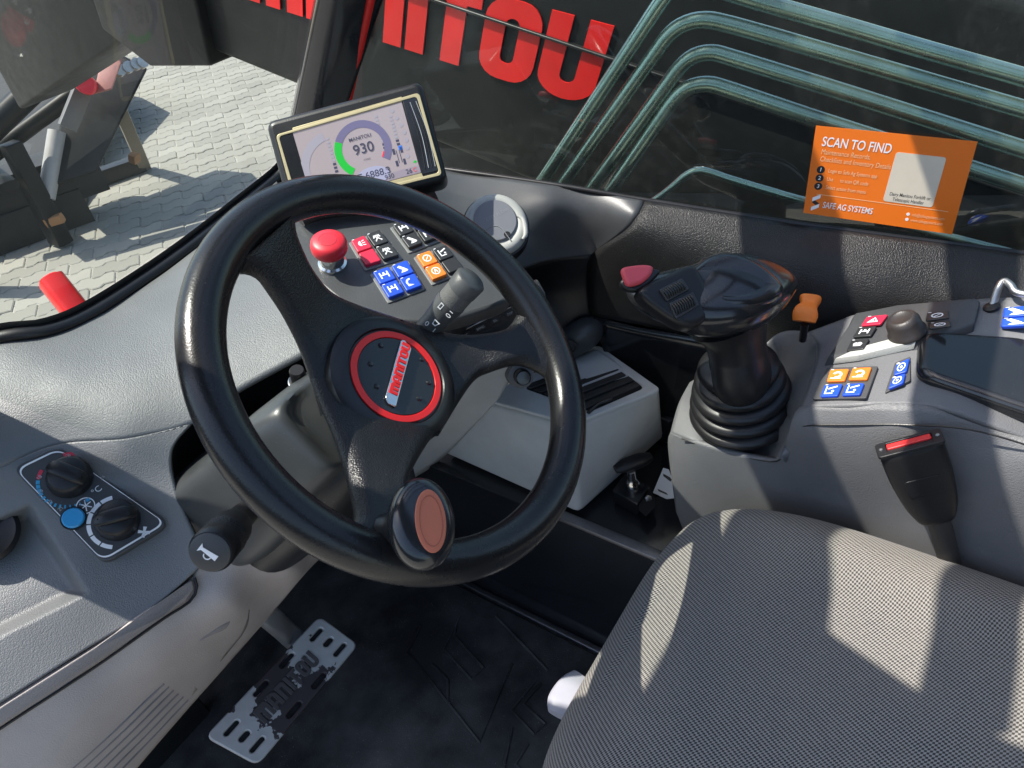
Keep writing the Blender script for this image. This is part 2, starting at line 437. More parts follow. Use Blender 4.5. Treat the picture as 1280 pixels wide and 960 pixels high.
def paver_material():
    m, nt, b = _nt('concrete paver'); oi = node(nt, 'ShaderNodeObjectInfo')
    g = node(nt, 'ShaderNodeNewGeometry')
    r = math_(nt, 'FRACT', math_(nt, 'ADD', oi.outputs['Random'], g.outputs['Random Per Island']))
    c = mixc(nt, r, (.20, .193, .163), (.275, .264, .225))
    c = mixc(nt, math_(nt, 'MULTIPLY', ramp(nt, noise(nt, 1.3, 6, .6), .35, .75), .35), c, (.24, .23, .205))
    c = mixc(nt, math_(nt, 'MULTIPLY', ramp(nt, noise(nt, 90, 4, .7), .5, .75), .25), c, (.22, .21, .19))
    nt.links.new(c, b.inputs['Base Color']); b.inputs['Roughness'].default_value = .85
    bump(nt, b, noise(nt, 160, 4, .7), .3, .004); return m
paver_m = paver_material()
joint_m = plastic('paver joint sand', (.20, .19, .165), .9, 0, 400, 0, wear=.3)
def pedal_material():
    m, nt, b = _nt('worn pedal coating'); 
    n1 = math_(nt, 'ADD', math_(nt, 'MULTIPLY', noise(nt, 26, 5, .6), 1.7), -.35)
    sx = node(nt, 'ShaderNodeSeparateXYZ'); nt.links.new(coords(nt), sx.inputs[0])
    dx = math_(nt, 'MULTIPLY', math_(nt, 'ABSOLUTE', math_(nt, 'SUBTRACT', sx.outputs[0], .238)), 6.6)
    f = ramp(nt, math_(nt, 'SUBTRACT', math_(nt, 'ADD', n1, .13), dx), .31, .335)
    c = mixc(nt, f, mixc(nt, noise(nt, 50, 5), (.36, .35, .335), (.52, .51, .49)), (.034, .025, .026))
    nt.links.new(c, b.inputs['Base Color']); nt.links.new(math_(nt, 'MULTIPLY', math_(nt, 'SUBTRACT', 1, f), .35), b.inputs['Metallic'])
    b.inputs['Roughness'].default_value = .42; bump(nt, b, math_(nt, 'ADD', f, math_(nt, 'MULTIPLY', noise(nt, 200, 3), .3)), .35, .0012); return m
pedal_m = pedal_material()

# ================================================================== SETTING OUTSIDE
GZ = -.75
ground = mk('paving', [(-60, -60, GZ - .007), (90, -60, GZ - .007), (90, 120, GZ - .007), (-60, 120, GZ - .007)], [(0, 1, 2, 3)], None, smooth=False)
tag(ground, 'light grey wavy concrete block paving of the yard', None, None, 'structure')
def ground_material():
    m, nt, b = _nt('yard paving far'); mp = node(nt, 'ShaderNodeMapping'); mp.inputs['Rotation'].default_value = (0, 0, math.radians(35))
    nt.links.new(coords(nt), mp.inputs[0])
    br = node(nt, 'ShaderNodeTexBrick'); br.inputs['Scale'].default_value = 1; br.inputs['Brick Width'].default_value = .225
    br.inputs['Row Height'].default_value = .1125; br.inputs['Mortar Size'].default_value = .005; br.offset = .5
    br.inputs['Color1'].default_value = (.30, .29, .255, 1); br.inputs['Color2'].default_value = (.37, .355, .315, 1); br.inputs['Mortar'].default_value = (.16, .15, .13, 1)
    nt.links.new(mp.outputs[0], br.inputs[0])
    c = mixc(nt, math_(nt, 'MULTIPLY', ramp(nt, noise(nt, .7, 6, .6), .35, .75), .35), br.outputs[0], (.23, .22, .195))
    nt.links.new(c, b.inputs['Base Color']); b.inputs['Roughness'].default_value = .9; return m
ground.data.materials.append(ground_material())
# wavy pavers in stretcher bond, the rows turned 35 degrees to the machine
PL_, PW, PA = .285, .1425, .015
def wave(): return [(k * PL_ / 4 + dx, s) for k in range(4) for dx, s in ((PL_ * .04, (-PA if k % 2 == 0 else PA)), (PL_ * .21, (-PA if k % 2 == 0 else PA)))]
lo = [(0, 0)] + wave() + [(PL_, 0)]
up = [(x, y + PW) for x, y in lo]
g = .0032
def paver_mesh():
    cxy = np.array([PL_ / 2, PW / 2]); out = np.array(lo + up[::-1]) - cxy
    def shrink(e): return np.c_[out[:, 0] * (1 - 2 * e / PL_), np.where(out[:, 1] > 0, out[:, 1] - e, out[:, 1] + e)]
    A, B = shrink(g), shrink(g + .006); m = len(out)
    vs = [(x, y, -.02) for x, y in A] + [(x, y, -.005) for x, y in A] + [(x, y, 0) for x, y in B]; fs = []
    for r in (0, 1):
        for i in range(m): fs.append((r * m + i, r * m + (i + 1) % m, (r + 1) * m + (i + 1) % m, (r + 1) * m + i))
    fs.append(tuple(2 * m + i for i in range(m))); return vs, fs
pv, pf = paver_mesh()
pme = bpy.data.meshes.new('paver'); pme.from_pydata(pv, [], pf); pme.materials.append(paver_m)
ang = math.radians(-35); ca, sa = math.cos(ang), math.sin(ang)
cells = []
for r in range(-100, 110):
    for c in range(-70, 90):
        lx = (c + (.5 if r % 2 else 0)) * PL_; ly = r * PW
        w = V(ca * lx - sa * ly + 4, sa * lx + ca * ly + 6, GZ)
        x, y, d = proj(w)
        if d > .5 and -60 < x < 410 and -40 < y < 440 and d < 15: cells.append((d, w))
cells.sort(key=lambda t: t[0])
def seen(w):
    x, y, d = proj(w); return -15 < x < 375 and 60 < y < 425 and not (x < 90 and y < 240)
near = [c for c in cells if seen(c[1])][:300]; nearset = set(id(c) for c in near)
for d, w in near:
    o = bpy.data.objects.new('paver', pme); COL.objects.link(o); o.parent = ground
    o.location = (w[0], w[1], GZ + random.uniform(-.0025, .0025)); o.rotation_euler = (random.uniform(-.012, .012), random.uniform(-.012, .012), ang)
vs, fs = [], []
for c in cells:
    if id(c) in nearset: continue
    w = c[1]; k = len(vs); dz = random.uniform(-.003, .003)
    vs += [(ca * x - sa * y + w[0], sa * x + ca * y + w[1], z + GZ + dz) for x, y, z in pv]; fs += [tuple(k + i for i in f) for f in pf]
tag(mk('paver_field', vs, fs, paver_m, ground, False), None, None, None, 'stuff')

# ---- telescopic boom beside the cab, with its red lettering
BX = 1.40
bo = K(690, 125, x=BX); bdir = nrm(K(470, 45, x=BX) - bo)            # along the boom, towards its head
bup = nrm(np.cross(V(1, 0, 0), bdir))
def bp(s, t, x): q = bo + bdir * s + bup * t; return V(x, q[1], q[2])
boom = thing('telescopic_boom', bp(-2.0, -.22, BX + .2), 'black telescopic boom with large red capital letters beside the cab', 'boom')
hexa('boom_tube', [bp(-2.6, -.22, BX), bp(-2.6, -.22, BX + .36), bp(1.35, -.22, BX + .36), bp(1.35, -.22, BX),
                   bp(-2.6, .40, BX), bp(-2.6, .40, BX + .36), bp(1.35, .40, BX + .36), bp(1.35, .40, BX)], boom_m, boom, .02)
hexa('inner_tube', [bp(1.3, -.14, BX + .05), bp(1.3, -.14, BX + .31), V(BX + .31, 3.6, .42), V(BX + .05, 3.6, .42),
                    bp(1.3, .32, BX + .05), bp(1.3, .32, BX + .31), V(BX + .31, 3.6, 1.0), V(BX + .05, 3.6, 1.0)], boom_m, boom, .015)
# stiffening band and round cover plate at the boom's front end
prism('front_collar', [bp(s, t, BX - .03) for s, t in ((1.12, -.25), (1.42, -.34), (1.62, -.28), (1.62, .42), (1.12, .42))],
      [bp(s, t, BX + .39) for s, t in ((1.12, -.25), (1.42, -.34), (1.62, -.28), (1.62, .42), (1.12, .42))], boom_m, boom, .01)
fb = Fr(bp(1.40, .05, BX - .03), (-1, 0, 0), -bdir)
lathe('cover_plate', [(.001, .012), (.11, .012), (.12, .008), (.125, 0)], fb, black_s, boom)
hexa('side_rib', [bp(-2.5, .128, BX - .012), bp(-2.5, .128, BX + .01), bp(1.12, .128, BX + .01), bp(1.12, .128, BX - .012),
                  bp(-2.5, .134, BX - .012), bp(-2.5, .134, BX + .01), bp(1.12, .134, BX + .01), bp(1.12, .134, BX - .012)], rubber, boom, .002)

# block lettering of the maker's name as plain outlines (unit height)
def letters():
    L = {}
    L['M'] = (.98, [[(0, 0), (.25, 0), (.25, .62), (.36, .62), (.36, 0), (.60, 0), (.60, .62), (.72, .62), (.72, 0), (.98, 0), (.98, .82), (.86, 1), (0, 1)]])
    L['A'] = (.70, [[(0, 0), (.24, 0), (.24, .22), (.44, .22), (.44, 0), (.70, 0), (.70, .75), (.5, 1), (.2, 1), (0, .75)], [(.25, .42), (.43, .42), (.43, .78), (.25, .78)]])
    L['N'] = (.70, [[(0, 0), (.25, 0), (.25, .75), (.44, .75), (.44, 0), (.70, 0), (.70, .82), (.55, 1), (0, 1)]])
    L['I'] = (.26, [[(0, 0), (.26, 0), (.26, 1), (0, 1)]])
    L['T'] = (.62, [[(.18, 0), (.44, 0), (.44, .78), (.62, .78), (.62, 1), (0, 1), (0, .78), (.18, .78)]])
    L['O'] = (.68, [rrect(.68, 1, .26, .34, .5), rrect(.17, .56, .085, .34, .5)])
    o = [(0, 1), (0, .26)] + [(.34 - .34 * math.cos(a), .26 - .26 * math.sin(a)) for a in np.linspace(0, math.pi, 13)] + [(.68, 1), (.43, 1), (.43, .3)]
    L['U'] = (.68, [o + [(.34 + .09 * math.cos(a), .3 - .09 * math.sin(a)) for a in np.linspace(.2, math.pi - .2, 7)] + [(.25, .3), (.25, 1)]])
    return L
LET = letters()
def word(loops_at, gap=.06):
    x = 0; out = []
    for ch in 'MANITOU':
        w, lp = LET[ch]; out.append((ch, [[(x + p[0], p[1]) for p in l] for l in lp])); x += w + gap
    return out, x - gap
wd, wl = word(None)
o3, t3, l3 = K(738, 133, x=BX), K(769, 32, x=BX), K(668, 111, x=BX)
LH = np.linalg.norm(t3 - o3); LW = np.linalg.norm(o3 - l3) / .68
lu = nrm(o3 - l3); lv = nrm(t3 - o3)
lfr = Fr(o3, (-1, 0, 0), lu); lfr.u = lu; lfr.v = lv                  # slanted as painted
red_letters = []
for ch, lps in wd:
    # the word ends at the frame origin and runs forward
    lp = [[((p[0] - wl) * LW, p[1] * LH) for p in l] for l in lps]
    shape('letter', lp, lfr, .0015, .003, 0, paintred, boom)

# ---- load carriage standing ahead of the machine
car = thing('fork_carriage', (2.0, 5.25, GZ), 'black fork carriage with rusty foot and hydraulic block ahead of windscreen', 'attachment')
def cb(px, py, d): return K(px, py, d=d)
for px in (0.6, 1.2, 1.8):
    hexa('upright', [V(px, 4.95, GZ + .02), V(px + .1, 4.95, GZ + .02), V(px + .1, 5.1, GZ + .02), V(px, 5.1, GZ + .02), V(px, 4.9, -.05), V(px + .1, 4.9, -.05), V(px + .1, 5.0, -.05), V(px, 5.0, -.05)], boom_m, car, .01)
# bent foot bracket on the right end
a0, a1, a2 = K(178, 203, z=GZ + .06), K(110, 226, z=GZ + .06), K(146, 128, d=4.99)
tube('foot_bar', [a0, a1], .06, black_s, car, 8, ex=6)
tube('foot_post', [a0 + V(0, 0, -.03), a2], .045, plastic('bare timber grey', (.22, .19, .15), .7, .2, 60, .2), car, 8, ex=6)
rust_m = plastic('rust orange', (.35, .17, .07), .8, .3, 120, .2)
tube('rust_patch', [K(164, 196, d=5.19), K(172, 199, d=5.19)], .035, rust_m, car, 8, ex=5)
tube('rust_patch', [K(58, 278, d=4.67), K(78, 272, d=4.67)], .03, rust_m, car, 8, ex=5)
tube('lower_beam', [K(-120, 330, z=GZ + .12), K(104, 250, z=GZ + .12)], .13, void_m, car, 8, ex=6)
tube('lower_beam', [K(-60, 265, z=GZ + .3), K(120, 205, z=GZ + .3)], .16, void_m, car, 8, ex=6)
tube('hydraulic_cylinder', [K(58, 248, d=4.63), K(72, 165, d=4.63)], [.05, .055], plastic('grey cylinder', (.34, .33, .32), .45, 0, 400, .3), car, 16)
tube('cross_arm', [K(-60, 230, d=4.45), K(110, 105, d=4.45)], .05, boom_m, car, 10)
tube('cross_arm', [K(-40, 190, d=4.27), K(95, 60, d=4.27)], .07, boom_m, car, 10)
tube('lift_link', [K(84, 160, d=4.09), K(108, 100, d=4.09)], [(.05, .02)] * 2, plastic('grey link', (.1, .095, .095), .5, 0, 400, .3), car, 10, ex=5)
hexa('side_cheek', [K(120, 215, d=4.63), K(60, 235, d=4.63), K(60, 235, d=4.98), K(120, 215, d=4.98), K(185, 85, d=4.63), K(95, 40, d=4.63), K(95, 40, d=4.98), K(185, 85, d=4.98)], boom_m, car, .02)
prism('hydraulic_block', [K(x, y, d=4.05) for x, y in ((117, 118), (128, 66), (152, 60), (152, 78), (140, 112))], [K(x, y, d=4.23) for x, y in ((117, 118), (128, 66), (152, 60), (152, 78), (140, 112))], plastic('pale red block', (.34, .15, .13), .5, 0, 400, .3), car, .01)
for q in ((139, 50), (108, 106)):
    lathe('coupler_cap', [(.001, .05), (.045, .05), (.05, .04), (.05, -.05)], Fr(K(*q, d=4.00), (-.5, -.8, .3)), red_m, car, 16)
for q in ((150, 88), (160, 84), (170, 80), (178, 78)):
    lathe('hose_fitting', [(.001, .03), (.03, .03), (.03, -.05)], Fr(K(*q, d=4.09), (-.3, -.9, .3)), steel, car, 10)
tube('fork_tine', [V(1.7, 4.90, -.25), V(1.95, 6.2, -.2)], [(.03, .06)] * 2, boom_m, car, 8, ex=6)

lf_ = ((-80, 338, .03), (60, 288, .03), (106, 254, .03), (106, 226, .10), (168, 96, .34), (112, 58, .5), (-80, 20, .62))
prism('lower_frame', [K(x, y, z=GZ + h) + V(0, 0, -.06) for x, y, h in lf_], [K(x, y, z=GZ + h) for x, y, h in lf_], void_m, car, .01)

# red lamp bracket on the chassis just ahead of the windscreen
rb = thing('lamp_bracket', K(75, 400, d=1.7), 'bright red painted bracket standing ahead of the windscreen', 'bracket')
tube('bracket_tube', [K(120, 420, d=1.72) * 2 - K(64, 350, d=1.72) + V(0, 0, -.28), K(120, 420, d=1.72), K(64, 350, d=1.72)], [(.028, .028)] * 3, paintred, rb, 16, ex=4)
lathe('end_plug', [(.001, .003), (.024, .003), (.026, 0)], Fr(K(63.5, 349, d=1.72), nrm(K(64, 350, d=1.72) - K(120, 420, d=1.72))), paintred, rb, 16)
abox('chassis_mount', .35, .75, 1.15, 1.5, -.5, -.25, boom_m, rb, .01)
hexa('dark_back_plate', [V(BX + .37, -2.6, -.6), V(BX + .45, -2.6, -.6), V(BX + .45, 1.7, -.6), V(BX + .37, 1.7, -.6), V(BX + .37, -2.6, .90), V(BX + .45, -2.6, .90), V(BX + .45, 1.7, .70), V(BX + .37, 1.7, .70)], boom_m, boom, .02)  # invented black plate that darkens the view behind the boom
ch = thing('machine_chassis', (1.25, 0, GZ), 'black chassis side between the cab and the boom', 'chassis')
abox('side_beam', 1.12, 1.38, -2.0, 1.25, -.45, .30, boom_m, ch, .02)
abox('top_plate', 1.04, 1.39, -1.8, 1.2, .302, .33, boom_m, ch, .006)
# engine hood on the far side
hood = thing('engine_hood', (2.6, .2, GZ), 'sloping grey engine hood beyond the boom', 'engine hood')
hexa('hood_shell', [V(2.0, -2.0, -.3), V(3.1, -2.0, -.3), V(3.1, 1.1, -.3), V(2.0, 1.1, -.3), V(2.05, -2.0, 1.02), V(3.0, -2.0, .98), V(3.0, .55, .80), V(2.05, .55, .84)], hood_m, hood, .06)
for k in range(7):
    hexa('grille_slat', [V(1.985, -.9 + k * .12, .1), V(2.02, -.9 + k * .12, .1), V(2.02, -.84 + k * .12, .1), V(1.985, -.84 + k * .12, .1), V(2.0, -.9 + k * .12, .4), V(2.04, -.9 + k * .12, .4), V(2.04, -.84 + k * .12, .4), V(2.0, -.84 + k * .12, .4)], black_s, hood, .005)

# ================================================================== CAB SHELL
WA, WB = .24, -.16
WIN = Fr(V(.95, .3, .8), (-1, -WA, -WB), (0, -1, 0))          # inner face of the side window; u runs backward, v up
def win(px, py, h=0): return WIN.at(px, py, h)

floor = tag(abox('cab_floor', -.2, 1.15, -.9, 1.35, -.05, 0, mat_m, None, 0), 'black cab floor under the rubber mat', None, None, 'structure')
def struct(o, label): return tag(o, label, None, None, 'structure')
struct(abox('footwell_wall', -.2, 1.1, 1.12, 1.16, 0, .50, void_m, None, 0), 'black footwell front wall behind the pedal')
# raised tunnel beside the floor and the ledge on top of it
tunnel = struct(hexa('tunnel_panel', [V(.637, -.6, .002), V(.98, -.6, .002), V(.98, 1.1, .002), V(.637, 1.1, .002), V(.672, -.6, .297), V(.98, -.6, .297), V(.98, 1.1, .297), V(.672, 1.1, .297)], black_gloss, None, .003), 'glossy black tunnel side beside the floor')
edge = hexa('ledge_strip', [V(.668, -.3, .299), V(.688, -.3, .299), V(.688, .49, .299), V(.668, .49, .299), V(.670, -.3, .306), V(.688, -.3, .306), V(.688, .49, .306), V(.670, .49, .306)], darksteel, tunnel, .001)
strip = hexa('floor_strip', [V(.622, -.5, .001), V(.637, -.5, .001), V(.637, .80, .001), V(.622, .80, .001), V(.624, -.5, .012), V(.635, -.5, .012), V(.635, .80, .012), V(.624, .80, .012)], darksteel, tunnel, .001)
# side wall behind the console and under the sill
struct(abox('lower_side_wall', .955, .99, -.8, .62, .29, .64, black_s, None, 0), 'black lower side wall behind the joystick')

# side wall panel with rounded sill (black grained)
sp = patch('side_wall_panel', [(806, 251), (1000, 281), (1280, 318), (1420, 338)], [(737, 394), (860, 420), (1040, 470), (1420, 560)],
      [(806, 251), (785, 285), (740, 318), (735, 350), (737, 394)], [(1420, 338), (1420, 450), (1420, 560)],
      [(806, 251, win(806, 251)), (1000, 281, win(1000, 281)), (1280, 318, win(1280, 318)), (1420, 338, win(1420, 338)),
       (800, 268, win(806, 251) + V(-.028, 0, -.006)), (1000, 303, win(1000, 281) + V(-.03, 0, -.006)), (1280, 345, win(1280, 318) + V(-.032, 0, -.006)),
       X(740, 318, .885), X(737, 394, .89), X(860, 420, .90), X(900, 350, .885), X(1000, 365, .90), X(1100, 385, .92), X(1280, 400, .935), X(1280, 500, .95), X(1100, 470, .94), X(1420, 440, .95), X(1420, 560, .96)],
      black_g, None, 60, 34, .006)
struct(sp, 'black grained side wall panel with sunlit sill under the side window')

# right dash wing between vent and sill
dash = thing('dashboard', (.45, .85, .4), 'grey moulded dashboard sweeping under the windscreen to the side window', 'dashboard')
wing_c = [(806, 251, win(806, 251)), (700, 233, win(700, 233)), (560, 213, win(560, 213)), (500, 206, win(500, 206)),
          (795, 266, win(795, 250) + V(-.03, 0, -.004)), (690, 250, win(690, 233) + V(-.032, -.004, -.004)), (600, 238, win(595, 219) + V(-.035, -.01, -.004)),
          X(740, 318, .885), Z(680, 325, .715), Z(610, 350, .752), Z(585, 300, .785), Z(640, 270, .785), Z(700, 285, .752), Z(560, 250, .81), Z(520, 240, .83)]
patch('right_wing', [(470, 203), (560, 213), (700, 233), (806, 251)], [(560, 345), (610, 350), (680, 327), (740, 318)],
      [(470, 203), (500, 260), (560, 345)], [(806, 251), (785, 285), (740, 318)], wing_c, dashsm, dash, 46, 30, .006)
# black end of the wing under the seam
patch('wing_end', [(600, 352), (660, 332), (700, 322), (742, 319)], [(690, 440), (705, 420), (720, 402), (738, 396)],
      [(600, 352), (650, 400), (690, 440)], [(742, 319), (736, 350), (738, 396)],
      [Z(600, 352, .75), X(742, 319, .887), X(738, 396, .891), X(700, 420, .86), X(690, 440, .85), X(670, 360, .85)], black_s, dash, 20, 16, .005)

patch('centre_shell', [(340, 228), (400, 205), (480, 203)], [(398, 440), (480, 400), (575, 345)], [(340, 228), (385, 330), (398, 440)], [(480, 203), (520, 270), (575, 345)],
      [Z(340, 228, .846), Z(480, 203, .80), Z(398, 440, .80), Z(575, 345, .755), Z(450, 300, .81)], dash_m, dash, 20, 20, .006)
# ---- left dash: upper shell
Lz = [Z(-150, 470, .87), Z(0, 428, .875), Z(70, 418, .862), Z(130, 388, .852), Z(200, 345, .85), Z(270, 290, .85), Z(345, 225, .85),
      Z(-150, 540, .845), Z(0, 500, .85), Z(80, 490, .845), Z(160, 450, .845), Z(230, 415, .845), Z(300, 370, .85), Z(370, 310, .862), Z(430, 260, .87),
      Z(-150, 640, .80), Z(-10, 585, .81), Z(60, 548, .815), Z(150, 560, .80), Z(238, 532, .80), Z(300, 487, .815), Z(385, 440, .83),
      Z(-150, 700, .76), Z(-10, 650, .765), Z(110, 630, .757), Z(160, 605, .765), Z(217, 590, .765),
      Z(-150, 840, .72), Z(-10, 760, .722), Z(90, 725, .713), Z(170, 690, .71), Z(232, 640, .73),
      Z(-150, 970, .662), Z(-10, 885, .668), Z(100, 816, .668), Z(190, 760, .668), Z(258, 700, .69)]
def pocket(px, py):
    """open oddments tray to the left of the heater controls: a flat floor with a raised rim"""
    # inside test against the tray's rim (50,640) (112,742) (-20,800) (-60,690)
    pts = [(38, 628), (112, 742), (-30, 812), (-120, 700)]
    ds = []
    for i in range(4):
        a, b = np.array(pts[i]), np.array(pts[(i + 1) % 4]); e = b - a; n_ = np.array([-e[1], e[0]]) / np.linalg.norm(e)
        ds.append((np.array([px, py]) - a) @ n_)
    m = min(ds); t = min(max(m / 16, 0), 1); return .024 * t * t * (3 - 2 * t)
patch('upper_shell', [(-150, 470), (0, 428), (70, 418), (130, 388), (200, 345), (270, 290), (345, 225)],
      [(-150, 640), (-10, 588), (70, 556), (160, 548), (238, 530), (300, 487), (400, 432)], [(-150, 470), (-150, 640)], [(345, 225), (385, 330), (400, 432)], Lz, dash_m, dash, 70, 30, .006)
patch('heater_shell', [(-150, 640), (-10, 588), (70, 556), (160, 548), (238, 530)], [(-150, 970), (-10, 885), (100, 816), (190, 760), (258, 700)],
      [(-150, 640), (-150, 970)], [(238, 530), (214, 565), (222, 620), (258, 700)], Lz, dash_m, dash, 110, 90, .006, extra=pocket)
# black lining of the opening round the steering column
patch('column_opening', [(232, 528), (300, 484), (400, 430), (470, 400)], [(255, 705), (330, 700), (420, 660), (520, 600)], [(232, 528), (212, 565), (220, 620), (255, 705)], [(470, 400), (520, 600)],
      [Z(235, 530, .765), Z(400, 430, .78), Z(470, 400, .80), Z(255, 705, .66), Z(330, 700, .62), Z(520, 600, .56), Z(330, 570, .62), Z(215, 570, .74)], void_m, dash, 24, 20, .004)
# knee panel below, with its trim strip
kc = [Z(-60, 925, .662), Z(0, 882, .664), Z(120, 806, .664), Z(235, 728, .668), Z(262, 702, .676), Z(330, 690, .66), Z(420, 660, .63),
      Z(0, 960, .60), Z(100, 900, .60), Z(200, 830, .60), Z(300, 760, .60), Z(370, 712, .59), Z(60, 1000, .53), Z(170, 900, .53), Z(260, 820, .53), Z(350, 735, .525),
      Z(170, 960, .43), Z(230, 890, .43), Z(285, 828, .43), Z(340, 765, .43), Z(392, 705, .44), Z(120, 1020, .43)]
patch('knee_panel', [(-90, 945), (0, 884), (120, 808), (228, 734), (258, 702), (330, 672), (430, 650)], [(90, 1060), (170, 962), (230, 892), (285, 830), (340, 767), (394, 704), (440, 670)],
      [(-90, 945), (0, 1010), (90, 1060)], [(430, 650), (436, 660), (440, 670)], kc, knee_m, dash, 80, 44, .008)
trim = thing('trim_strip', K(120, 815, z=.66), 'warm grey trim strip let into the seam below the heater panel', 'trim')
tpx = [(-60, 930), (0, 884), (120, 808), (222, 737), (240, 724), (243, 736), (232, 752), (205, 770), (120, 830), (0, 908), (-60, 950)]
tt = Tps(kc)
def off(px, py, e): return K(px, py, d=tt(px, py) - e)
prism('strip', [off(x, y, -.004) for x, y in tpx], [off(x, y, .008) for x, y in tpx], strip_m, trim, .002)
tube('seam_line', [off(x, y, .004) for x, y in ((-60, 953), (0, 911), (120, 833), (205, 773), (236, 753), (246, 736), (243, 722))], .0016, black_s, trim, 6, n=30)
# pleated lower vent ribs on the knee panel's lip
ribs = thing('vent_ribs', K(150, 930, z=.45), 'fine ribbed slot along the lower lip of the knee panel', 'vent')
for k in range(6):
    tube('rib', [off(x, y, .001) for x, y in ((78 + k * 8, 972 + k * 5), (150 + k * 7, 908 + k * 4), (205 + k * 6, 855 + k * 4))], .0012, strip_m, ribs, 6, n=14)
patch('lip_recess', [(250, 800), (285, 778), (312, 762)], [(240, 870), (280, 822), (302, 795)], [(250, 800), (245, 835), (240, 870)], [(312, 762), (310, 780), (302, 795)],
      [(x, y, off(x, y, .0015)) for x, y in ((250, 800), (285, 778), (312, 762), (240, 870), (280, 822), (302, 795))], strip_m, ribs, 12, 8, .002)

# ---- windscreen with its rubber seal, pillars, header and roof
seal_px = [(-150, 462), (0, 421), (60, 413), (110, 393), (180, 349), (240, 306), (300, 258), (345, 221), (372, 192)]
tp_l = Tps(Lz)
seal3 = [K(x, y, d=tp_l(min(x, 345), max(y, 221))) for x, y in seal_px]
ws = thing('windscreen', seal3[3], 'large dusty windscreen with black ribbed rubber seal', 'windscreen')
tube('seal', [p + V(0, -.002, .001) for p in seal3], [(.008, .011)] * len(seal3), rubber, ws, 10, ref=(0, 0, 1), n=60)
tube('frit_band', [p + V(0, .004, .009) for p in seal3], [(.009, .002)] * len(seal3), plastic('black ceramic frit', (.02, .02, .02), .5, 0, 400, .6), ws, 8, ref=(0, -.5, .86), n=60)
RK = .55; RZ = 1.5
cw = spline(seal3, 40); nW = len(cw)
rows = [[p + V(0, .004, -.006) for p in cw], [p + V(0, .012, -.03) for p in cw], [V(p[0], max(p[1] + .05, 1.06), .50) for p in cw], [V(p[0], max(p[1] + .08, 1.14), .46) for p in cw]]
rows += [[p + V(0, -.012, -.012) for p in r] for r in rows[::-1]]
struct(mk('cowl', sum(rows, []), [(r * nW + i, r * nW + i + 1, ((r + 1) % 8) * nW + i + 1, ((r + 1) % 8) * nW + i) for r in range(8) for i in range(nW - 1)], black_s), 'black cowl below the windscreen')
gv, gf = [], []
g3 = spline([p + V(0, .012, .012) for p in seal3], 40)
for j in range(9):
    for p in g3:
        h = (RZ - p[2]) * j / 8; gv.append(V(p[0] + h * .10 * ((p[0] - .45) / .3 > 0) * 0, p[1] - RK * h, p[2] + h))
for j in range(8):
    for i in range(39): gf.append((j * 40 + i, j * 40 + i + 1, (j + 1) * 40 + i + 1, (j + 1) * 40 + i))
mk('pane', gv, gf, glass_f, ws)

# right front pillar, following the raked screen
pl_b, pl_t = K(358, 180, x=.83), K(400, -25, x=.83)
pr_b, pr_t = win(420, 175, .0), win(487, -20, .0)
dirp = nrm(pl_t - pl_b)
pil = struct(hexa('right_front_pillar', [pl_b - dirp * .12, pr_b - nrm(pr_t - pr_b) * .12, pr_b - nrm(pr_t - pr_b) * .12 + V(.06, .05, 0), pl_b - dirp * .12 + V(.06, .06, 0),
                               pl_t + dirp * .55, pr_t + nrm(pr_t - pr_b) * .5, pr_t + nrm(pr_t - pr_b) * .5 + V(.06, .05, 0), pl_t + dirp * .55 + V(.06, .06, 0)], black_gloss, None, .012), 'glossy black front pillar between windscreen and side window')
tube('pillar_beading', [K(430, 150, x=.845), K(468, -20, x=.845)], .006, paintred, pil, 8)
# roof outside the picture: header, left rail, cross bars and glass
lp0, lp1 = V(.085, .90, .82), V(.045, .53, RZ)
struct(tube('left_front_pillar', [lp0 - (lp1 - lp0) * .1, lp1], [(.055, .05)] * 2, black_g, None, 12, ref=(1, 0, 0), ex=5), 'black left front pillar of the cab')
rp_ = [(-.08, -.75), (.20, -.75), (.20, .43), (.235, .565), (.345, .583), (-.08, .583)]  # unseen slab, right edge slanted to shape the shade on the seat
roof = struct(prism('cab_roof', [V(x, y, RZ) for x, y in rp_], [V(x, y, RZ + .06) for x, y in rp_], black_g, None, .008), 'black cab roof over the driver')
abox('roof_header', -.08, 1.06, .585, .690, RZ, RZ + .06, black_g, roof, .01)
abox('roof_cross_bar', .205, 1.06, .385, .445, RZ, RZ + .05, black_g, roof, .008)
abox('roof_cross_bar', .205, 1.06, .12, .17, RZ, RZ + .05, black_g, roof, .008)
abox('roof_rail', 1.0, 1.1, -.75, .585, RZ + .002, RZ + .058, black_g, roof, .008)
struct(abox('front_corner_wall', -.2, .165, .975, 1.0, .0, .97, black_g, None, .004), 'black front corner of the cab by the door')  # unseen corner panel, added and widened to keep sun off the floor
backdrop = thing('yard_backdrop', (-9, 6, GZ), 'long dark shed along the yard, added unseen to darken the side window reflection', 'backdrop')  # out of view, invented to darken what the side window mirrors
abox('wall', -10, -9, -14, 26, GZ, 2.4, plastic('shed cladding', (.03, .035, .035), .6, 0, 50, .1), backdrop, .02)
abox('roof', -10.3, -8.7, -14.3, 26.3, 2.4, 2.55, plastic('shed roof', (.08, .08, .08), .6, 0, 50, .1), backdrop, .02)
struct(abox('rear_cab_wall', -.08, 1.12, -.80, -.755, 0, RZ, black_g, None, .01), 'black rear wall of the cab')

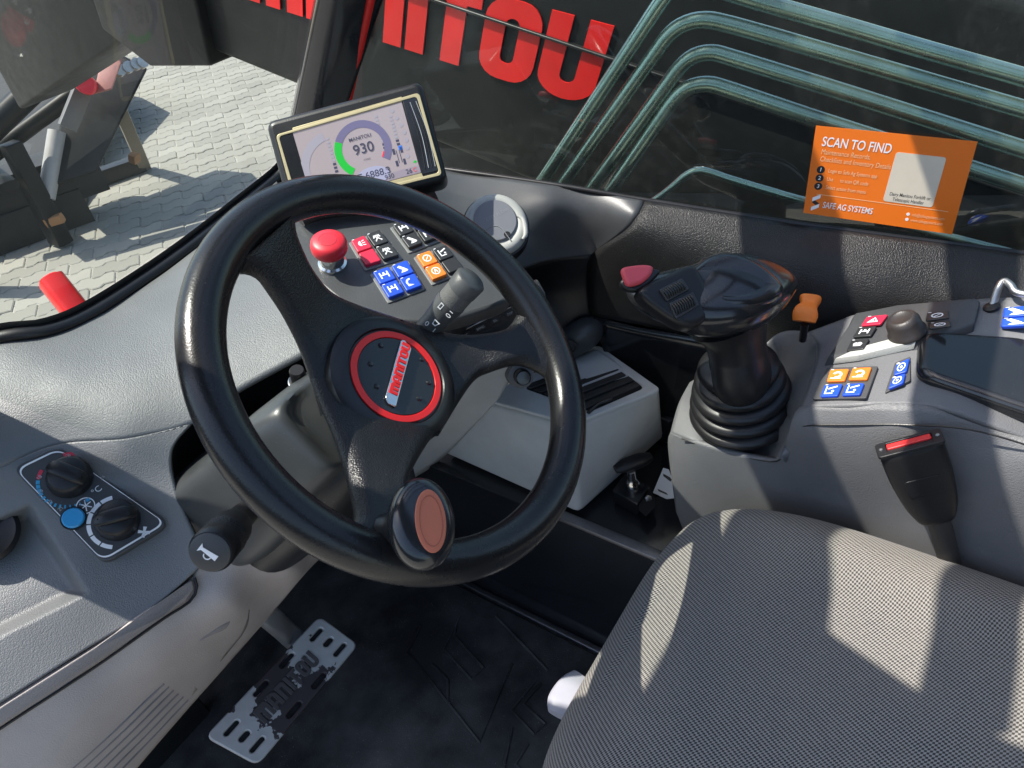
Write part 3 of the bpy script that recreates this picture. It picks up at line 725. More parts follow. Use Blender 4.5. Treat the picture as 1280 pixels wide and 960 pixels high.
# side window glass, guard bars outside it
sw = thing('side_window', win(900, 270), 'green tinted side window pane reflecting the cab inside', 'window')
cor = [WIN.P(a, b, -.006) for a, b in ((.72, -.05), (.72, .72), (-.50, .72), (-.62, -.05))]
mk('pane', cor, [(0, 1, 2, 3)], glass_s, sw, False)
sl_px = [(455, 200), (560, 213), (700, 233), (806, 251), (1000, 281), (1280, 318), (1420, 338)]
tube('lower_seal', [win(x, y, -.003) + V(0, 0, .001) for x, y in sl_px], [(.004, .004)] * len(sl_px), rubber, sw, 10, ref=(0, 0, 1), n=50)
GB = Fr(WIN.P(0, 0, -.075), WIN.n, WIN.u)
bars = [[(672, 236), (740, 133), (800, 42), (826, 3), (846, -20), (872, -25), (905, -12), (942, 0), (1040, 28), (1160, 63), (1280, 97), (1400, 132)],
        [(698, 238), (760, 150), (815, 72), (836, 44), (856, 30), (880, 25), (905, 29), (960, 44), (1060, 73), (1170, 105), (1280, 137), (1400, 172)],
        [(735, 242), (785, 173), (832, 108), (850, 84), (868, 70), (890, 66), (914, 72), (960, 86), (1060, 117), (1170, 152), (1280, 187), (1400, 225)],
        [(758, 246), (795, 193), (828, 145), (845, 122), (862, 109), (886, 105), (912, 112), (960, 128), (1020, 148), (1150, 190), (1280, 232), (1400, 270)],
        [(800, 262), (825, 246), (845, 230), (858, 219), (873, 213), (890, 216), (910, 223), (960, 238), (1010, 252), (1150, 287), (1280, 320)]]
for i, b in enumerate(bars):
    o = tube('guard_bar', [GB.at(x, y) for x, y in b], .0112 if i < 4 else .006, barsteel, None, 18, n=110)
    nm = ['outermost, highest galvanised guard bar outside the side window', 'second galvanised guard bar outside the side window, counted from the top one',
          'third galvanised guard bar outside the side window, counted from the top one', 'fourth galvanised guard bar outside the side window, just above the orange sticker',
          'thin lowest guard bar close to the sill outside the side window'][i]
    tag(o, nm, 'guard bar', 'guard bars outside the side window')
hexa('side_wall_lining', [V(.985, .3, .29), V(1.02, .3, .29), V(.90, 1.15, .29), V(.865, 1.15, .29), V(.94, .3, .70), V(.975, .3, .70), V(.90, 1.15, .79), V(.86, 1.15, .79)], black_s, dash, .002)

# ================================================================== STEERING
WN_ = nrm(V(.123, -.705, .698)); WF = Fr(K(514, 454, d=.67), WN_)
wheel = thing('steering_wheel', WF.P(0, 0, -.06), 'black three spoke steering wheel with red ringed hub', 'steering wheel')
RC, RT = .1815, .0185
pts = [WF.P(RC * math.cos(t), RC * math.sin(t), 0) for t in np.linspace(0, 2 * math.pi, 120, endpoint=False)]
tube('rim', pts, [(RT * .98, RT)] * 120, rim_m, wheel, 28, ref=WN_, closed=True)
def spoke(name, ea, eb, hs, th):
    """blended spoke lofted between its two edges, lens shaped in section, from rim to hub"""
    n, seg = 36, 28
    A = spline([(*WF.px(x, y, h), h) for (x, y), h in zip(ea, hs)], n); B = spline([(*WF.px(x, y, h), h) for (x, y), h in zip(eb, hs)], n)
    vs, fs = [], []
    for i in range(n):
        c, w = (A[i] + B[i]) / 2, (A[i] - B[i]) / 2
        for k in range(seg):
            t = 2 * math.pi * k / seg; cs, sn = math.cos(t), math.sin(t)
            q = c[:2] + w[:2] * math.copysign(abs(cs) ** .8, cs)
            top = th * abs(sn) ** .75
            crease = .0018 * math.exp(-((abs(cs) - .62) / .12) ** 2) if sn > 0 else 0
            vs.append(WF.P(q[0], q[1], c[2] + (w[2] * cs) + (top + crease if sn >= 0 else -top * 1.1)))
    for i in range(n - 1):
        for k in range(seg): fs.append((i * seg + k, i * seg + (k + 1) % seg, (i + 1) * seg + (k + 1) % seg, (i + 1) * seg + k))
    fs.append(tuple(range(seg))); fs.append(tuple((n - 1) * seg + k for k in range(seg)))
    return mk(name, vs, fs, wheel_m, wheel, True, 75)
HS = [-.002, -.004, -.008, -.016, -.030, -.044, -.052]
spoke('spoke', [(272, 356), (298, 341), (320, 345), (335, 363), (357, 397), (380, 447), (402, 520)], [(392, 250), (371, 266), (368, 284), (374, 307), (394, 346), (425, 374), (500, 400)], HS, .0115)
spoke('spoke', [(668, 350), (655, 372), (650, 388), (633, 411), (600, 419), (560, 418), (500, 400)], [(704, 500), (692, 480), (678, 467), (650, 456), (616, 464), (588, 481), (548, 545)], HS, .0115)
spoke('spoke', [(560, 686), (525, 648), (506, 615), (514, 588), (535, 553), (556, 525), (572, 470)], [(412, 684), (432, 666), (444, 648), (436, 605), (419, 549), (397, 498), (376, 440)], HS, .0115)
HF = Fr(WF.P(0, 0, -.041), WN_)
hub = lathe('hub', [(.045, -.05), (.064, -.02), (.0665, .003), (.0645, .010), (.058, .0140), (.050, .0150), (.0485, .0125), (.001, .0125)], HF, plastic('hub satin black', (.008, .008, .009), .32, .03, 700, .2), wheel, 64)
shape('hub_ring', [circle(.0468, 64), circle(.0402, 64)], HF, .0118, .0025, .0005, paintred, hub)
shape('hub_plate', [circle(.0399, 64)], HF, .0115, .0022, .0008, black_gloss, hub)
bfr = HF
c0, c1 = np.array(HF.px(488, 500, .014)), np.array(HF.px(506, 434, .014))
bdv = nrm(c1 - c0); bc = (c0 + c1) / 2; bl = np.linalg.norm(c1 - c0) + .012
bang = math.atan2(bdv[1], bdv[0])
for px, py in ((476, 432), (463, 455), (471, 483), (527, 449), (536, 478), (524, 498)):
    a, b = HF.px(px, py, .014); lathe('hub_dimple', [(.0001, .0025), (.0018, .0021), (.003, 0)], HF.moved(a, b, .0135), chrome if 0 else black_gloss, hub, 14)
BF = HF.moved(bc[0], bc[1], .0138, bang)
bw = .0125
badge = shape('badge', [rpoly([(-bl / 2, -bw / 2), (bl / 2 - .005, -bw / 2), (bl / 2, bw / 2 - .003), (bl / 2 - .002, bw / 2), (-bl / 2 + .005, bw / 2), (-bl / 2, bw / 2 - .004)], .002)], BF, 0, .003, .001, chrome, wheel)
s_ = bl * .80 / wl
join_shapes('badge_letters', [([[((p[0] - wl / 2) * s_ + .004, (p[1] - .5) * bw * .72) for p in l] for l in lps], .0029) for ch, lps in wd], BF, paintred, badge, .0008)
# spinner knob
kn = thing('spinner_knob', WF.at(478, 668, .0), 'black spinner knob with salmon oval insert on the wheel rim', 'knob')
kb = WF.at(480, 664, 0); kt_ = K(527, 655, d=depth(kb) - .035)
kax = nrm(WN_ * .55 + nrm(CAMP - kt_) * .45)
tube('stem', [kb, kb * .5 + kt_ * .5 - kax * .012, kt_ - kax * .012], [.014, .015, .02], black_s, kn, 18, n=12)
KF = Fr(kt_, kax, nrm(K(536, 640, d=.63) - K(512, 668, d=.63)))
lathe('cap', [(.012, -.026), (.024, -.018), (.031, -.004), (.031, .004), (.028, .010), (.021, .013), (.001, .013)], Fr(kt_, kax, -AD), black_gloss, kn, 48, 1.10, .80, 60)
KF2 = Fr(kt_, kax, -AD).moved(0, -.003)
shape('insert', [[(x * 1.3, y * .66) for x, y in circle(.0178, 48)]], KF2, .0122, .002, .0008, salmon_m, kn)
shape('insert_rim', [[(x * 1.3, y * .62) for x, y in circle(.0145, 48)], [(x * 1.3, y * .60) for x, y in circle(.0138, 48)]], KF2, .0138, .0008, .0002, plastic('salmon dark', (.38, .10, .05), .5, 0, 400, .1), kn)

# ---- steering column
colm = thing('steering_column', WF.P(-.01, -.02, -.30), 'grey steering column shroud behind the wheel', 'steering column')
ax = lambda h, a=0, b=0: WF.P(a, b, h)
tube('column_tube', [ax(-.05), ax(-.12)], [.035, .04], black_s, colm, 24)
tube('upper_shroud', [ax(-.105, 0, .012), ax(-.12, 0, .012), ax(-.17, -.01, .015), ax(-.23, -.015, .01), ax(-.29, -.018, .012), ax(-.33, -.02, .02)],
     [(.03, .05), (.044, .070), (.054, .086), (.062, .096), (.066, .103), (.066, .103)], col_m, colm, 56, ref=WF.v, n=30, ex=5.5)
tube('lower_shroud', [ax(-.12, 0, -.022), ax(-.16, -.005, -.024), ax(-.24, -.012, -.03), ax(-.32, -.02, -.03)],
     [(.03, .05), (.045, .072), (.052, .086), (.055, .09)], black_s, colm, 36, ref=WF.v, n=24, ex=3)
lf = Fr(K(374, 475, z=.83), nrm(V(-.1, -.3, .95)))
lathe('release_knob', [(.011, -.02), (.011, .0), (.009, .001), (.008, .002), (.008, .016), (.007, .018), (.001, .018)], lf, black_s, colm, 20)
lathe('release_collar', [(.012, -.02), (.012, -.002), (.009, .0)], lf, chrome, colm, 20)
# left stalk with horn cap
st = thing('indicator_stalk', K(330, 625, z=.76), 'black indicator stalk with white horn symbol on its end cap', 'stalk')
e0 = K(263, 690, z=.80); sdir = nrm(V(-.62, -.48, .42)); s0 = e0 - sdir * .10
tube('stalk_arm', [e0 - sdir * .20 + V(.03, .0, -.005), e0 - sdir * .10, e0 - sdir * .055], [.014, .0125, .0165], black_s, st, 22, n=16)
SF = Fr(e0, sdir, V(1, 0, 0))
lathe('grip', [(.0165, -.062), (.0185, -.055), (.0195, -.035), (.0205, -.012), (.0205, -.003), (.0190, .0), (.001, .0)], SF, black_s, st, 40)
for k in range(8):
    lathe('grip_ridge', [(.0198, -.036 + k * .0025), (.0204, -.0355 + k * .0025), (.0198, -.0345 + k * .0025)], SF, black_g, st, 40)
capo = lathe('end_cap', [(.0185, -.001), (.0182, .0015), (.0165, .0025), (.001, .0028)], SF, plastic('cap grey', (.035, .036, .038), .45, .1, 700, .15), st, 40)
hx, hy = SF.px(263, 692, .003)
SQ = SF.moved(0, 0, .0028, math.atan2(*(np.array(SF.px(275, 699, .003)) - np.array(SF.px(252, 683, .003)))[::-1]))
join_shapes('horn_symbol', [([[(-.010, -.0045), (-.0075, -.0015), (.008, -.0028), (.008, .0028), (-.0075, .0015), (-.010, .0045)], ], .0),
                            ([arc_band(.0028, .0038, -175, 20, 16, 0, -.0028)], .0)], SQ, white_m, capo)
def on_tube(pxs, d, nrm_): return Fr(K(*pxs, d=d), nrm_)
GFt = Fr(K(287, 668, z=.812) , nrm(V(-.1, -.55, .83)), nrm(K(298, 655, z=.81) - K(280, 675, z=.81)))
# right stalk (wiper)
ws_ = thing('wiper_stalk', K(530, 418, d=.79), 'dark grey wiper stalk with white dial marks beside the switch panel', 'stalk')
w0, w1 = K(523, 424, d=.775), K(582, 357, d=.735); wd_ = nrm(w1 - w0); wlth = np.linalg.norm(w1 - w0)
stalk_m = plastic('stalk grey', (.06, .062, .062), .45, .1, 700, .2)
tube('stalk_arm', [w0 - wd_ * .05, w0, w0 + wd_ * wlth * .45, w0 + wd_ * wlth * .66, w0 + wd_ * wlth * .72], [.008, .0115, .0135, .0155, .0158], stalk_m, ws_, 26, n=20)
tube('dial_ring', [w0 + wd_ * wlth * .72, w0 + wd_ * wlth * .92], [.0152, .0152], plastic('ring grey', (.095, .095, .09), .6, .5, 900, .2), ws_, 26)
tube('tip', [w0 + wd_ * wlth * .92, w0 + wd_ * wlth * 1.10, w0 + wd_ * wlth * 1.13], [.0158, .0165, .014], stalk_m, ws_, 26)
wnv = nrm(CAMP - w1); wfr = Fr(w0 + wd_ * wlth * .6 + (wnv - (wnv @ wd_) * wd_) * .0152, wnv - (wnv @ wd_) * wd_, wd_)
text('dial_marks', 'I', wfr, .008, -.006, .009, white_m, ws_, .0012); text('dial_marks', '0', wfr, .003, -.007, .008, white_m, ws_, .0015)
text('dial_marks', '0', wfr, -.021, .004, .008, white_m, ws_, .0002, rot=-1.57); text('dial_marks', '1', wfr, -.021, -.006, .007, white_m, ws_, .001, rot=-1.57)
join_shapes('dial_marks', [([[(.002, .003), (.009, .003), (.009, .007), (.002, .007)], [(.003, .0038), (.008, .0038), (.008, .0062), (.003, .0062)]], .0012),
                           ([[(-.016, -.004), (-.010, -.006), (-.010, .001), (-.016, .0)], [(-.015, -.0033), (-.011, -.0048), (-.011, 0), (-.015, -.0007)]], .0014)], wfr, white_m, ws_)

# ================================================================== SWITCH PANEL
SP = Fr(K(510, 335, d=.862), (-.12, -.28, .95))
ru = np.array(SP.px(585.5, 339.4)) - np.array(SP.px(487, 380)); rot = math.atan2(ru[1], ru[0]); SP = Fr(SP.o, SP.n, SP.u * math.cos(rot) + SP.v * math.sin(rot))
swp = thing('rocker_switch_bank', SP.P(0, 0, -.03), 'dark grey bank of coloured rocker buttons behind the steering wheel', 'switches')
outl = [(345, 330), (362, 268), (395, 243), (455, 230), (515, 244), (552, 272), (610, 340), (638, 370), (590, 392), (540, 402), (480, 398), (430, 380), (390, 350)]
plate = shape('plate', [list(map(tuple, spline([SP.px(x, y) for x, y in outl], 90, True)))], SP, -.022, .022, .005, dashsm, swp)
def quad(fr, pts, h=0): return [np.array(fr.px(x, y, h)) for x, y in pts]
def gl(kind):
    """little white pictograms, unit box"""
    if kind == 'ring': return [[circle(.42, 24), circle(.32, 24)], [[(-.33, -.28), (-.28, -.33), (.33, .28), (.28, .33)]]]
    if kind == 'ringA': return [[circle(.42, 24), circle(.33, 24)], [[(-.18, -.2), (-.09, -.2), (0, .1), (.09, -.2), (.18, -.2), (.05, .24), (-.05, .24)]]]
    if kind == 'boom': return [[[(-.4, .3), (-.2, .42), (.1, .1), (.4, -.3), (.25, -.42), (-.1, -.1)]], [[(-.1, -.15), (.2, -.42), (-.3, -.42)]]]
    if kind == 'bucket': return [[arc_band(.25, .42, 80, 200, 12)], [[(-.38, -.1), (.2, -.4), (-.35, -.42)]]]
    if kind == 'wiper': return [[arc_band(.3, .42, 20, 160, 12, 0, -.1)], [[(-.35, -.3), (-.28, -.38), (.35, .25), (.28, .33)]], [[(-.3, .28), (.3, -.4), (.38, -.33), (-.22, .35)]]]
    if kind == 'axle': return [[[(-.4, -.35), (-.28, -.35), (-.28, .35), (-.4, .35)]], [[(.28, -.35), (.4, -.35), (.4, .35), (.28, .35)]], [[(-.28, -.05), (.28, -.05), (.28, .07), (-.28, .07)]], [[(-.08, .07), (.08, .07), (.08, .3), (-.08, .3)]]]
    if kind == 'lamp': return [[arc_band(.0, .3, 90, 270, 10, 0, 0)], [[(.1, .25), (.4, .32), (.4, .24), (.1, .17)]], [[(.1, .04), (.42, .04), (.42, -.04), (.1, -.04)]], [[(.1, -.17), (.4, -.24), (.4, -.32), (.1, -.25)]]]
    if kind == 'tri': return [[[(-.42, -.34), (.42, -.34), (0, .42)], [(-.24, -.23), (.24, -.23), (0, .2)]], [[(-.1, -.18), (.1, -.18), (0, .05)]]]
    if kind == 'beast': return [[circle(.2, 14, -.18, .05)], [circle(.15, 14, .15, .12)], [[(-.35, -.2), (.3, -.25), (.42, .1), (-.1, .1)]]]
    if kind == 'fan': return [[circle(.38, 20), circle(.29, 20)], [circle(.12, 12)], [[(-.5, .42), (-.2, .42), (-.2, .49), (-.5, .49)]]]
    if kind == 'fork': return [[[(-.4, -.4), (-.3, -.4), (-.3, .4), (-.4, .4)]], [[(-.3, -.4), (.2, -.4), (.2, -.3), (-.3, -.3)]], [[(-.2, .05), (.4, .3), (.36, .42), (-.2, .2)]], [circle(.1, 10, .15, -.12)]]
    if kind == 'drum': return [[arc_band(.18, .34, -120, 160, 14)], [[(-.42, -.4), (.3, -.4), (.3, -.3), (-.42, -.3)]]]
    return []
def button(name, fr, corners, base, mat, icon, parent, h=.004, bev=.0012, iconmat=None, size=.62, flip=0):
    """rocker button over four corner points (TL TR BR BL) of the working plane"""
    c = [np.array(p) for p in corners]; ctr = sum(c) / 4; ins = [ctr + (p - ctr) * .94 for p in c]
    b = shape(name, [rpoly(ins, .0022)], fr, base, h, bev, mat, parent)
    if icon:
        u, v = (c[1] - c[0] + c[2] - c[3]) / 2, (c[0] - c[3] + c[1] - c[2]) / 2
        its = [([[tuple(ctr + (p[0] * u + p[1] * v) * size) for p in l] for l in lp], base + h - .0001) for lp in gl(icon)]
        mark = [tuple(ctr + a * u + bb * v) for a, bb in ((-.40, .40), (-.26, .40), (-.26, .44), (-.40, .44))]
        its.append(([mark], base + h - .0001))
        join_shapes('pictogram', its, fr, iconmat or white_m, b, .0004)
    return b
def z3(x, y): return 360 + x / 4.923, 250 + y / 4.923
def block(corn, mats, icons, names):
    c = [np.array(SP.px(*z3(*p), .003)) for p in corn]
    ctr = sum(c) / 4; fr_ = [ctr + (p - ctr) * 1.10 for p in c]
    base = shape('button_frame', [rpoly(fr_, .002)], SP, -.0005, .0022, .0006, plastic('frame ' + names[0], (.17, .175, .175), .45, 0, 400, .2), swp)
    def bil(s, t): return (1 - s) * (1 - t) * c[0] + s * (1 - t) * c[1] + s * t * c[2] + (1 - s) * t * c[3]
    for k, (i, j) in enumerate(((0, 0), (1, 0), (0, 1), (1, 1))):
        g_ = .05; s0, s1 = i * .52, i * .52 + .48; t0, t1 = j * .505, j * .505 + .495
        button(names[k], SP, [bil(s0, t0), bil(s1, t0), bil(s1, t1), bil(s0, t1)], .0015, mats[k], icons[k], swp, .0055)
bk = plastic('button black', (.02, .021, .022), .4, 0, 400, .2)
R_, B_, O_, K_ = redbtn, blue_m, orange_m, bk
RB, BB, OB, KB = 'red_button', 'blue_button', 'orange_button', 'black_button'
block([(385, 262), (565, 192), (690, 352), (478, 418)], [R_, K_, R_, K_], ['lamp', 'wiper', None, 'wiper'], [RB, KB, RB, KB])
block([(640, 168), (830, 95), (930, 240), (745, 312)], [K_, K_, K_, K_], ['axle', 'axle', 'boom', 'axle'], [KB] * 4)
block([(518, 455), (735, 380), (830, 540), (620, 618)], [B_, B_, B_, B_], ['axle', 'boom', 'axle', 'bucket'], [BB] * 4)
block([(785, 352), (972, 285), (1085, 430), (890, 508)], [O_, K_, O_, K_], ['ring', 'fork', 'ringA', None], [OB, KB, OB, KB])
# emergency stop
es = thing('emergency_stop', SP.at(416, 334), 'red mushroom emergency stop on a chrome collar', 'button')
EF = Fr(SP.at(416, 331), SP.n, SP.u)
lathe('collar', [(.0165, -.001), (.0165, .004), (.014, .006), (.0145, .012), (.0135, .018), (.012, .024)], EF, chrome, es, 40)
lathe('mushroom_cap', [(.013, .020), (.0185, .022), (.0205, .026), (.0208, .032), (.0195, .037), (.016, .0395), (.008, .0405), (.001, .0405)], EF, red_m, es, 48, angle=60)
join_shapes('turn_arrows', [([arc_band(.0095, .0103, 20, 165, 16)], .0398), ([arc_band(.0095, .0103, 200, 345, 16)], .0398)], EF, plastic('dark red mark', (.35, .01, .02), .5, 0, 400, 0), es, .0006)

# ---- display
MN = nrm(V(-.60, -.50, .62)); MF = Fr(K(445, 190, d=.955), MN, nrm(V(.66, -.75, .04)))
disp = thing('display_monitor', MF.P(0, -.09, -.03), 'tilted dashboard display with pale gold bezel showing an engine gauge', 'display')
mq = quad(MF, [(331, 152), (527, 100), (560, 226), (364, 275)])
shape('housing', [rpoly(mq, .014, 8)], MF, -.045, .047, .008, black_s, disp)
bz = quad(MF, [(345, 169), (524, 116), (553, 219), (371, 264)], .002)
bzi = quad(MF, [(349, 171), (521, 121), (549, 216), (375, 260)], .002)
shape('bezel', [rpoly(bz, .006), rpoly(bzi, .005)], MF, .0015, .0022, .0006, gold_m, disp)
scr_q = quad(MF, [(366, 166), (502, 127.5), (526, 216), (391, 251)], .002)
side = quad(MF, [(348, 172), (365.5, 167.5), (390.5, 251), (375, 256)], .002)
shape('left_margin', [side], MF, .0015, .0012, .0003, black_gloss, disp)
side2 = quad(MF, [(503, 124), (521, 121), (549, 213), (528, 218)], .002)
rp = shape('ribbed_margin', [side2], MF, .0015, .0014, .0004, black_gloss, disp)
for k in range(4):
    f0 = .25 + k * .2
    a, b = side2[0] * (1 - f0) + side2[1] * f0, side2[3] * (1 - f0) + side2[2] * f0
    m_ = (a + b) / 2 + (side2[1] - side2[0]) * .16
    tube('rib', [MF.P(*q, .0034) for q in spline([a * .94 + b * .06, m_, b * .94 + a * .06], 12)], .0005, steel if k % 2 else black_s, rp, 6)
gb1 = quad(MF, [(366, 160), (502, 121), (503, 127), (366, 166)], .002)
shape('gold_strip', [gb1], MF, .0015, .0016, .0004, gold_m, disp)
gb2 = quad(MF, [(391, 251.5), (527, 216.5), (530, 223), (393, 258)], .002)
shape('gold_strip', [gb2], MF, .0015, .0016, .0004, gold_m, disp)
scm = flat('screen mauve', (.26, .22, .23), .2, .24)
scr = shape('screen', [scr_q], MF, .0015, .0008, .0, scm, disp)
ctr_s = sum(scr_q) / 4; su = (scr_q[1] - scr_q[0] + scr_q[2] - scr_q[3]) / 2; sv = (scr_q[0] - scr_q[3] + scr_q[1] - scr_q[2]) / 2
def sc(a, b): return tuple(ctr_s + a * su + b * sv)            # screen coordinates -0.5..0.5
scrot = math.atan2(su[1], su[0]); SW_, SH_ = np.linalg.norm(su), np.linalg.norm(sv)
ink = flat('screen ink', (.035, .035, .06), .3, .3); inkl = flat('screen pale', (.22, .205, .24), .3, .28)
grn = flat('screen green', (.01, .30, .03), .3, .3); prp = flat('screen slate', (.10, .09, .16), .3, .3); sblu = flat('screen blue', (.03, .12, .45), .3, .3)
sred = flat('screen red', (.5, .03, .05), .3, .3); lav = flat('screen lavender', (.24, .24, .33), .3, .28); slate2 = flat('screen bar', (.20, .17, .20), .3, .28)
def sband(r0, r1, a0, a1, cx, cy, n=30):
    q = arc_band(r0, r1, a0, a1, n); return [sc(cx + x / SW_, cy + y / SH_) for x, y in q]
gR = SH_ * .40
H = .0024
join_shapes('screen_arc', [([sband(gR * .98, gR * 1.28, 100, 255, -.20, -.12)], H)], MF, inkl, scr, .0002)
join_shapes('screen_arc', [([sband(gR * .74, gR, -38, 150, .06, .02)], H + .0001)], MF, prp, scr, .0002)
join_shapes('screen_arc', [([sband(gR * .74, gR, 151, 232, .06, .02)], H + .0001)], MF, grn, scr, .0002)
join_shapes('screen_arc', [([sband(gR * .70, gR * .75, -38, -22, .06, .02)], H + .0002)], MF, sred, scr, .0002)
join_shapes('screen_oval', [([[sc(.08 + .15 * math.cos(t), -.38 + .13 * math.sin(t)) for t in np.linspace(0, 2 * math.pi, 30, endpoint=False)]], H + .0002)], MF, lav, scr, .0002)
join_shapes('screen_bar', [([[sc(.12, -.5), sc(.5, -.5), sc(.5, -.40), sc(.12, -.40)]], H)], MF, slate2, scr, .0002)
def stext(s, a, b, size, mat=ink, bold=0): 
    q = sc(a, b); text('screen_text', s, MF, q[0], q[1], size, mat, scr, H + .0006, bold, rot=scrot)
stext('930', .065, .02, SH_ * .20, ink, .008); stext('MANITOU', .06, .18, SH_ * .07, ink, .01); stext('r/min', .07, -.13, SH_ * .045)
stext('DT 6888.3', .06, -.36, SH_ * .135, ink, .006); stext('h', .215, -.33, SH_ * .07); stext('930', .22, -.45, SH_ * .09, ink, .006); stext('26', .40, -.45, SH_ * .09, ink, .008); stext('C', .455, -.45, SH_ * .08, sred)
its = []
for cx, n_, on in ((-.235, 10, 3), (.235, 10, 2), (.36, 9, 2)):
    for k in range(n_):
        b0 = -.20 + k * .052 if cx < 0 else -.06 + k * .05
        its.append(([[sc(cx, b0), sc(cx + .028, b0), sc(cx + .028, b0 + .032), sc(cx, b0 + .032)]], H, k < on))
join_shapes('screen_bars', [(i[0], i[1]) for i in its if i[2]], MF, ink, scr, .0002)
join_shapes('screen_bars', [(i[0], i[1]) for i in its if not i[2]], MF, inkl, scr, .0002)
join_shapes('screen_icon', [([[sc(.24, -.14), sc(.275, -.14), sc(.275, -.08), sc(.24, -.08)], [sc(.247, -.13), sc(.268, -.13), sc(.268, -.10), sc(.247, -.10)]], H),
                            ([[sc(-.225, -.30), sc(-.215, -.30), sc(-.205, -.23), sc(-.215, -.23)]], H)] +
            [([[sc(x, y), sc(x + .022, y), sc(x + .022, y + .08), sc(x, y + .08)]], H) for x, y in ((.305, -.17), (.375, -.17), (.305, -.34), (.375, -.34))] +
            [([[sc(.335, -.30), sc(.341, -.30), sc(.341, -.12), sc(.335, -.12)]], H), ([[sc(.362, -.30), sc(.368, -.30), sc(.368, -.12), sc(.362, -.12)]], H)], MF, ink, scr, .0002)
join_shapes('screen_icon', [([[sc(.365, -.13), sc(.40, -.13), sc(.40, -.07), sc(.365, -.07)]], H)], MF, sblu, scr, .0002)
join_shapes('screen_icon', [([[sc(.455, -.34), sc(.475, -.36), sc(.495, -.34), sc(.475, -.32)]], H)], MF, grn, scr, .0002)
for k in range(7): join_shapes('screen_dot', [([[sc(.40 + .055 * math.sin(k * .45) + .018 * math.cos(t), .42 - k * .11 + .028 * math.sin(t)) for t in np.linspace(0, 6.28, 12, endpoint=False)]], H)], MF, inkl, scr, .0002)
# monitor foot and dark grab ledge under it
tube('foot', [MF.P(.05, -.05, -.03), MF.P(.05, -.07, -.05), K(535, 245, z=.87)], [.02, .02, .03], black_s, disp, 14)
gl_ = tube('ledge_roll', [SP.at(374, 274, .012), SP.at(400, 262, .014), SP.at(450, 256, .014), SP.at(520, 252, .012)], [(.008, .012), (.011, .014), (.011, .014), (.009, .012)], black_g, dash, 16, ref=SP.n, n=20)

# ---- air vent
VF = Fr(K(620, 283, z=.815), nrm(V(-.42, -.42, .80)), nrm(V(.75, -.6, .1)))
vent = thing('air_vent', VF.P(0, 0, -.01), 'round grey air vent with darker hinged lid on the dashboard wing', 'air vent')
lathe('socket', [(.043, -.02), (.043, .0), (.040, .001)], VF, black_s, vent, 40, 1.07, 1.13)
lathe('ring', [(.039, -.012), (.041, .004), (.039, .010), (.034, .0125), (.029, .0118), (.027, .010), (.001, .010)], VF, ventgrey, vent, 48, 1.07, 1.13, 60)
lid = shape('lid', [[(x * 1.07, y * 1.12 + .003) for x, y in circle(.0275, 48)]], VF, .0095, .0045, .0015, ventdark, vent)
la, lb = VF.px(590, 293, .014), VF.px(643, 292, .014)
tube('lid_ridge', [VF.P(*VF.px(x, y, .0142), .0142) for x, y in ((598, 294), (612, 284), (625, 284), (638, 300))], .0007, plastic('lid edge', (.19, .195, .21), .4, 0, 400, .1), lid, 6, n=14)
a, b = VF.px(634, 293, .014); lathe('thumb_dimple', [(.0046, .0002), (.004, .0008), (.0035, -.0002), (.0005, -.0006)], VF.moved(a, b, .014), black_s, lid, 16)
ea, eb = VF.px(622, 268, .014); text('embossed_name', 'CITY FLOW', VF, ea, eb, .0068, plastic('lid emboss', (.20, .205, .225), .4, 0, 400, .1), lid, .0143, .01, rot=.12)
pa = quad(VF, [(646, 270), (654, 276), (657, 293), (653, 300)], .01)
tube('pull_tab', [VF.P(*p, .012) for p in pa], [.002, .0035, .0035, .002], ventgrey, vent, 10, n=12)

# ---- heater control panel
HP = Fr(K(110, 630, z=.765), nrm(V(-.1, -.6, .8)))
hv = thing('heater_panel', HP.P(0, 0, -.004), 'black heater control panel outlined in white with two dials', 'control panel')
hq = quad(HP, [(20, 588), (74, 562), (208, 655), (129, 702)], .0)
def inset(q, k): c = sum(q) / 4; return [c + (p - c) * k for p in q]
shape('plate', [rpoly(inset(hq, 1.05), .012, 8)], HP, -.010, .0135, .001, dashsm, hv)
shape('white_outline', [rpoly(hq, .011, 8), rpoly(inset(hq, .972), .0105, 8)], HP, .0033, .0008, .0002, white_m, hv)
def dial(px, py, rot_):
    a, b = HP.px(px, py, .006); f = HP.moved(a, b, .0035, rot_)
    k_ = lathe('dial', [(.0215, 0), (.0215, .004), (.0195, .012), (.0185, .0175), (.0165, .0195), (.001, .0198)], f, black_s, hv, 40, angle=50)
    tube('grip_bar', [f.P(-.0165, 0, .0195), f.P(-.010, 0, .0245), f.P(.010, 0, .0245), f.P(.0175, 0, .0195)], [(.004, .006), (.004, .0075), (.004, .0075), (.004, .006)], black_s, k_, 14, ref=f.n, n=14, ex=3)
    shape('pointer', [[(.006, -.0006), (.0165, -.0006), (.0165, .0006), (.006, .0006)]], f, .0262, .0006, 0, black_gloss, k_)
    return f
d1 = dial(87, 597, math.radians(-70)); d2 = dial(147, 650, math.radians(150))
def band_px(ctrp, rr0, rr1, a0, a1, mat, nm='scale_mark'):
    a, b = HP.px(*ctrp, .004); join_shapes(nm, [([arc_band(rr0, rr1, a0, a1, 10, a, b)], .0036)], HP, mat, hv, .0005)
for k in range(14):
    a0 = 135 + k * 9.5; w_ = 8 if k < 3 else 7 - k * .42
    band_px((87, 600), .0265, .030, a0, a0 + w_, blueprint)
band_px((87, 600), .0265, .030, 262, 270, blueprint)
band_px((87, 600), .0265, .030, 112, 132, redprint); band_px((87, 600), .0265, .0305, 22, 62, redprint); band_px((87, 600), .0265, .0305, -12, 20, redprint)
